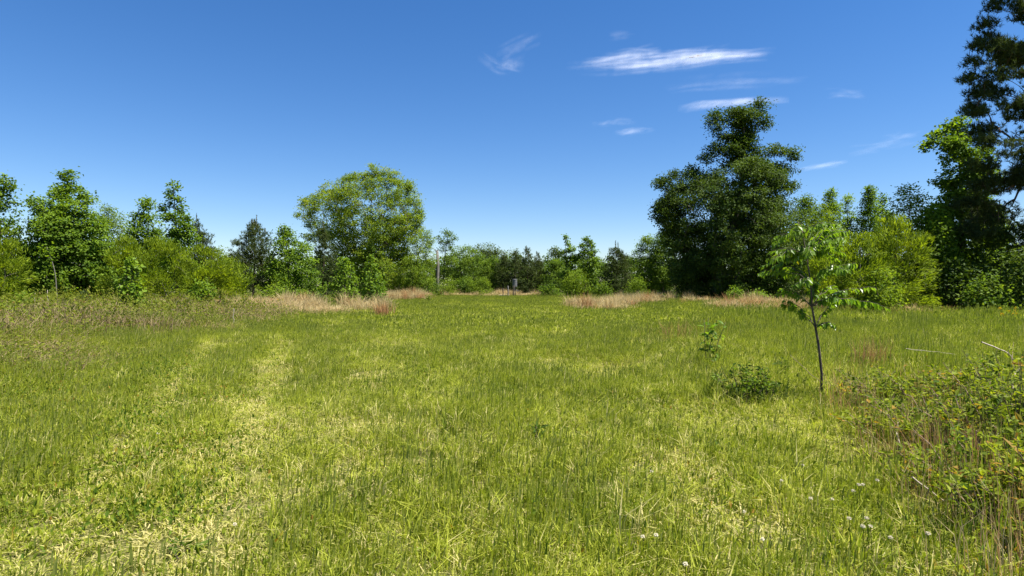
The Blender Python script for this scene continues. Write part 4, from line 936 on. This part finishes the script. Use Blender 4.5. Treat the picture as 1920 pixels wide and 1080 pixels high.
# dead sticks and canes
sticks = [([(1690, 652), (1760, 660), (1805, 667)], 10.5, .004, 'dead', 'thin pale stem arching over grass right of the rust tuft'),
 ([(1805, 667), (1815, 685), (1823, 702)], 10.2, .008, 'dead_brown', 'short brown stub hanging from the thin pale stem'),
 ([(1828, 640), (1885, 658), (1930, 690)], 8.6, .010, 'dead', 'long pale grey stick reaching out from the photo edge'),
 ([(1880, 648), (1892, 662), (1905, 672)], 8.6, .006, 'dead', 'short pale twig crossing the long grey stick'),
 ([(1885, 726), (1900, 706), (1930, 694)], 7.6, .009, 'dead', 'curved pale stick below the long grey stick'),
 ([(1732, 725), (1770, 762), (1804, 796)], 6.9, .009, 'dead_brown', 'straight brown stick slanting down across the wide bramble'),
 ([(1677, 835), (1676, 808), (1690, 797), (1702, 798)], 6.3, .006, 'dead', 'pale arched cane in the brambles'),
 ([(1698, 790), (1712, 825), (1717, 875)], 6.2, .007, 'dead', 'pale hanging cane beside the arched cane'),
 ([(1690, 885), (1760, 930), (1865, 1003)], 4.55, .007, 'dead', 'long diagonal pale stick lying over the grass'),
 ([(1705, 962), (1760, 964), (1812, 963)], 4.5, .005, 'dead', 'level pale stick meeting the long diagonal stick'),
 ([(1722, 903), (1735, 955), (1750, 1012)], 4.6, .0045, 'dead', 'thin pale stem hanging below the long diagonal stick'),
 ([(1860, 720), (1905, 770), (1915, 800)], 6.8, .006, 'dead', 'thin pale cane bending through the tall bramble'),
 ([(1540, 722), (1520, 700), (1490, 668)], 9.5, .006, 'dead_brown', 'thin bare twig slanting from the slender sapling base')]
for pts, d, r, mt, lab in sticks:
    P = np.array([W(p[0], p[1], d) for p in pts]); t = np.linspace(0, 1, len(P)); f = np.linspace(0, 1, 9)
    P = np.stack([np.interp(f, t, P[:, a]) for a in range(3)], 1); P[:, 2] = np.maximum(P[:, 2], gz(P[:, 0], P[:, 1]) + .03)
    P[1:-1] += rng.normal(0, .006, (7, 3)); P[:, 1] += np.linspace(-.12, .15, 9)
    mb = MB(); tube(mb, P, np.linspace(r, r * .5, 9), 6); c = P[0].copy(); o = mb.build('dead_stick', M[mt], None, c, True); o.location = c; tag(o, lab, 'stick')
for px, d, h, lean, lab in ((438, 23.5, .72, .02, 'thin pale dead stalk standing at the end of the scrub'), (92, 30, 1.5, -.05, 'pale dead stalk standing before the big knobbly sweetgum'),
                            (62, 31, 1.35, .08, 'greyish dead stalk beside the paler one before the big sweetgum'), (118, 21, .95, .12, 'leaning dead stalk in the brown scrub'),
                            (205, 25.5, 1.0, .3, 'dark slanting dead stub beside the leafy scrub sapling'), (36, 20, .9, -.2, 'bent pale weed stalk at the outer edge of the scrub')):
    b = G(px, d); P = bez(b, b + np.array([lean * h, 0, h]), .0, 7); P[1:-1] += rng.normal(0, .02, (5, 3)); P[:, 2] = np.sort(P[:, 2])
    mb = MB(); tube(mb, P, np.linspace(.02 if 'dark' not in lab else .05, .008, 7), 6); o = mb.build('dead_stalk', M['dead_brown' if 'dark' in lab else 'dead'], None, b, True); o.location = b; tag(o, lab, 'stalk')

# white seed heads
fm = MB(); m = 70; u = rdir(m); leaves(fm, u * .004, u, rdir(m), .015, .006, np.full(m, .5)); head = fm.mesh('seed_head', M['white'])
stm = MB(); tube(stm, [(0, 0, 0), (.01, 0, .5), (.0, 0, 1)], [.0025, .002, .0015], 5); stmesh = stm.mesh('stem', M['weed'])
fl = [(1610, 905), (1618, 912), (1600, 915), (1645, 900), (1505, 870), (1465, 895), (1625, 985), (1632, 1000), (1618, 1003), (1670, 1003), (1592, 990), (1740, 1015), (1285, 1070), (1205, 990), (1222, 880), (1395, 960), (1430, 1010),
      (1230, 1000), (440, 968), (296, 815), (1520, 940), (1560, 935)]
for px, py in fl:
    d = (CAMZ - .28) * F / (py - HZ); b = G(px, d); root = empty('seed_head_flower', b); h = rng.uniform(.24, .33)
    s = bpy.data.objects.new('stem', stmesh); COL.objects.link(s); s.parent = root; s.scale = (1, 1, h)
    o = bpy.data.objects.new('seed_head', head); COL.objects.link(o); o.parent = root; o.location = (0, 0, h); o.scale = (.8, .8, .6); o.rotation_euler = (0, 0, rng.uniform(0, 6))
    tag(root, 'small white fluffy seed head standing in the meadow grass', 'flower', 'white seed heads in the grass')

# ------------------------------------------------------------------ cirrus clouds, high thin fibres of ice
def cloud_mat():
    m, t = new_mat('cirrus'); ln = t.links.new
    au = N(t, 'ShaderNodeAttribute', attribute_name='across'); al = N(t, 'ShaderNodeAttribute', attribute_name='along'); de = N(t, 'ShaderNodeAttribute', attribute_name='dens')
    def bump01(sock, pw):
        a = N(t, 'ShaderNodeMath', operation='SUBTRACT'); a.inputs[0].default_value = 1; ln(sock, a.inputs[1])
        b = N(t, 'ShaderNodeMath', operation='MULTIPLY'); ln(sock, b.inputs[0]); ln(a.outputs[0], b.inputs[1])
        c = N(t, 'ShaderNodeMath', operation='MULTIPLY'); ln(b.outputs[0], c.inputs[0]); c.inputs[1].default_value = 4
        p = N(t, 'ShaderNodeMath', operation='POWER', use_clamp=True); ln(c.outputs[0], p.inputs[0]); p.inputs[1].default_value = pw
        return p.outputs[0]
    a = N(t, 'ShaderNodeMath', operation='MULTIPLY'); ln(bump01(au.outputs['Fac'], 1.6), a.inputs[0]); ln(bump01(al.outputs['Fac'], 1.2), a.inputs[1])
    geo = N(t, 'ShaderNodeNewGeometry'); mp = N(t, 'ShaderNodeMapping'); mp.inputs['Scale'].default_value = (.006, .0018, .003); mp.inputs['Rotation'].default_value = (0, 0, .5)
    nz = N(t, 'ShaderNodeTexNoise'); nz.inputs['Scale'].default_value = 1; nz.inputs['Detail'].default_value = 6; nz.inputs['Roughness'].default_value = .62
    ln(geo.outputs['Position'], mp.inputs['Vector']); ln(mp.outputs[0], nz.inputs['Vector'])
    mr = N(t, 'ShaderNodeMapRange'); mr.inputs['From Min'].default_value = .34; mr.inputs['From Max'].default_value = .72; ln(nz.outputs['Fac'], mr.inputs['Value'])
    b = N(t, 'ShaderNodeMath', operation='MULTIPLY'); ln(a.outputs[0], b.inputs[0]); ln(mr.outputs[0], b.inputs[1])
    c = N(t, 'ShaderNodeMath', operation='MULTIPLY', use_clamp=True); ln(b.outputs[0], c.inputs[0]); ln(de.outputs['Fac'], c.inputs[1])
    df = N(t, 'ShaderNodeBsdfDiffuse'); df.inputs['Color'].default_value = (.9, .9, .9, 1); tr = N(t, 'ShaderNodeBsdfTranslucent'); tr.inputs['Color'].default_value = (.95, .95, .95, 1)
    ad = N(t, 'ShaderNodeMixShader'); ad.inputs[0].default_value = .6; ln(df.outputs[0], ad.inputs[1]); ln(tr.outputs[0], ad.inputs[2])
    tp = N(t, 'ShaderNodeBsdfTransparent'); ms = N(t, 'ShaderNodeMixShader'); ln(c.outputs[0], ms.inputs[0]); ln(tp.outputs[0], ms.inputs[1]); ln(ad.outputs[0], ms.inputs[2])
    out = N(t, 'ShaderNodeOutputMaterial'); ln(ms.outputs[0], out.inputs['Surface'])
    return m
M['cirrus'] = cloud_mat()
def sky_pt(px, py, alt):
    d = (alt - CAMZ) / ((HZ - py) / F); return np.array([(px - 960) / F * d, d, alt])
rng = np.random.default_rng(31)
def cloud(label, fibres, n, dens, jy, wpx, lfrac=(.25, .7)):
    """fibres: list of spine polylines in sky directions; n thin ribbons are laid along them at about 2.2 km"""
    mb = MB()
    for q in range(n):
        sp_ = np.array(fibres[rng.integers(0, len(fibres))], float); t = np.linspace(0, 1, len(sp_))
        L = rng.uniform(*lfrac); s0 = rng.uniform(-.05, 1.05 - L); f = np.linspace(s0, s0 + L, 18)
        px = np.interp(f, t, sp_[:, 0]); py = np.interp(f, t, sp_[:, 1])
        off = rng.normal(0, jy) * (.35 + .65 * math.sin(math.pi * min(max(s0 + L / 2, 0), 1))); tilt = rng.normal(0, jy * .5)
        py = py + off + tilt * np.linspace(-.5, .5, 18) + 1.2 * np.sin(np.linspace(0, rng.uniform(3, 9), 18) + rng.uniform(0, 6))
        w = wpx * rng.uniform(.5, 1.4); alt = 2200 * rng.uniform(.94, 1.07)
        A = np.array([sky_pt(a, c - w / 2, alt) for a, c in zip(px, py)]); B = np.array([sky_pt(a, c + w / 2, alt) for a, c in zip(px, py)])
        V = np.concatenate([A, B]); m = 18; T = []
        for k_ in range(m - 1): T += [(k_, k_ + 1, m + k_), (k_ + 1, m + k_ + 1, m + k_)]
        mb.add(V, T, across=np.concatenate([np.zeros(m), np.ones(m)]), along=np.tile(np.linspace(0, 1, m), 2), dens=np.full(2 * m, dens * rng.uniform(.5, 1.3)))
    V = np.concatenate(mb.V); c = V.mean(0)
    o = mb.build('cirrus_cloud', M['cirrus'], None, c); o.location = c
    tag(o, label, 'cloud', 'cirrus wisps in the blue sky')
cloud('longest and brightest white cirrus streak high in the sky', [[(1060, 128), (1150, 124), (1260, 118), (1350, 108), (1455, 97)], [(1150, 130), (1230, 118), (1330, 100), (1370, 92)], [(1190, 112), (1290, 106), (1440, 104)], [(1090, 118), (1180, 104), (1240, 96)]], 230, .046, 6.5, 8)
cloud('small bright wisp touching the top of the huge oak', [[(1270, 204), (1320, 196), (1400, 190), (1480, 188)]], 34, .05, 4, 10)
cloud('faint torn wisp left of the brightest streak', [[(895, 98), (940, 122), (985, 128)], [(930, 100), (980, 82), (1020, 62)], [(930, 128), (980, 120)]], 40, .035, 9, 12)
cloud('faint pair of thin wisps in open sky left of the oak top', [[(1110, 234), (1150, 230), (1195, 226)], [(1150, 250), (1190, 246), (1240, 241)]], 26, .04, 3, 9)
cloud('short pale wisp in the sky above the pointed tree row', [[(1490, 318), (1540, 312), (1590, 304)]], 16, .05, 3, 9)
cloud('thin veil streak below the brightest streak', [[(1240, 166), (1330, 158), (1430, 154), (1520, 150)]], 26, .022, 6, 11)
cloud('small pale wisp between the oak top and the tall pine', [[(1545, 178), (1580, 175), (1630, 178)]], 16, .024, 4, 9)
cloud('pale wisp beside the vine-covered tree top', [[(1640, 268), (1690, 258), (1730, 252)], [(1590, 285), (1650, 276), (1720, 268)]], 22, .03, 4, 10)
cloud('tiny faint wisp above the brightest streak', [[(1140, 70), (1170, 66), (1195, 64)]], 20, .014, 4, 10)
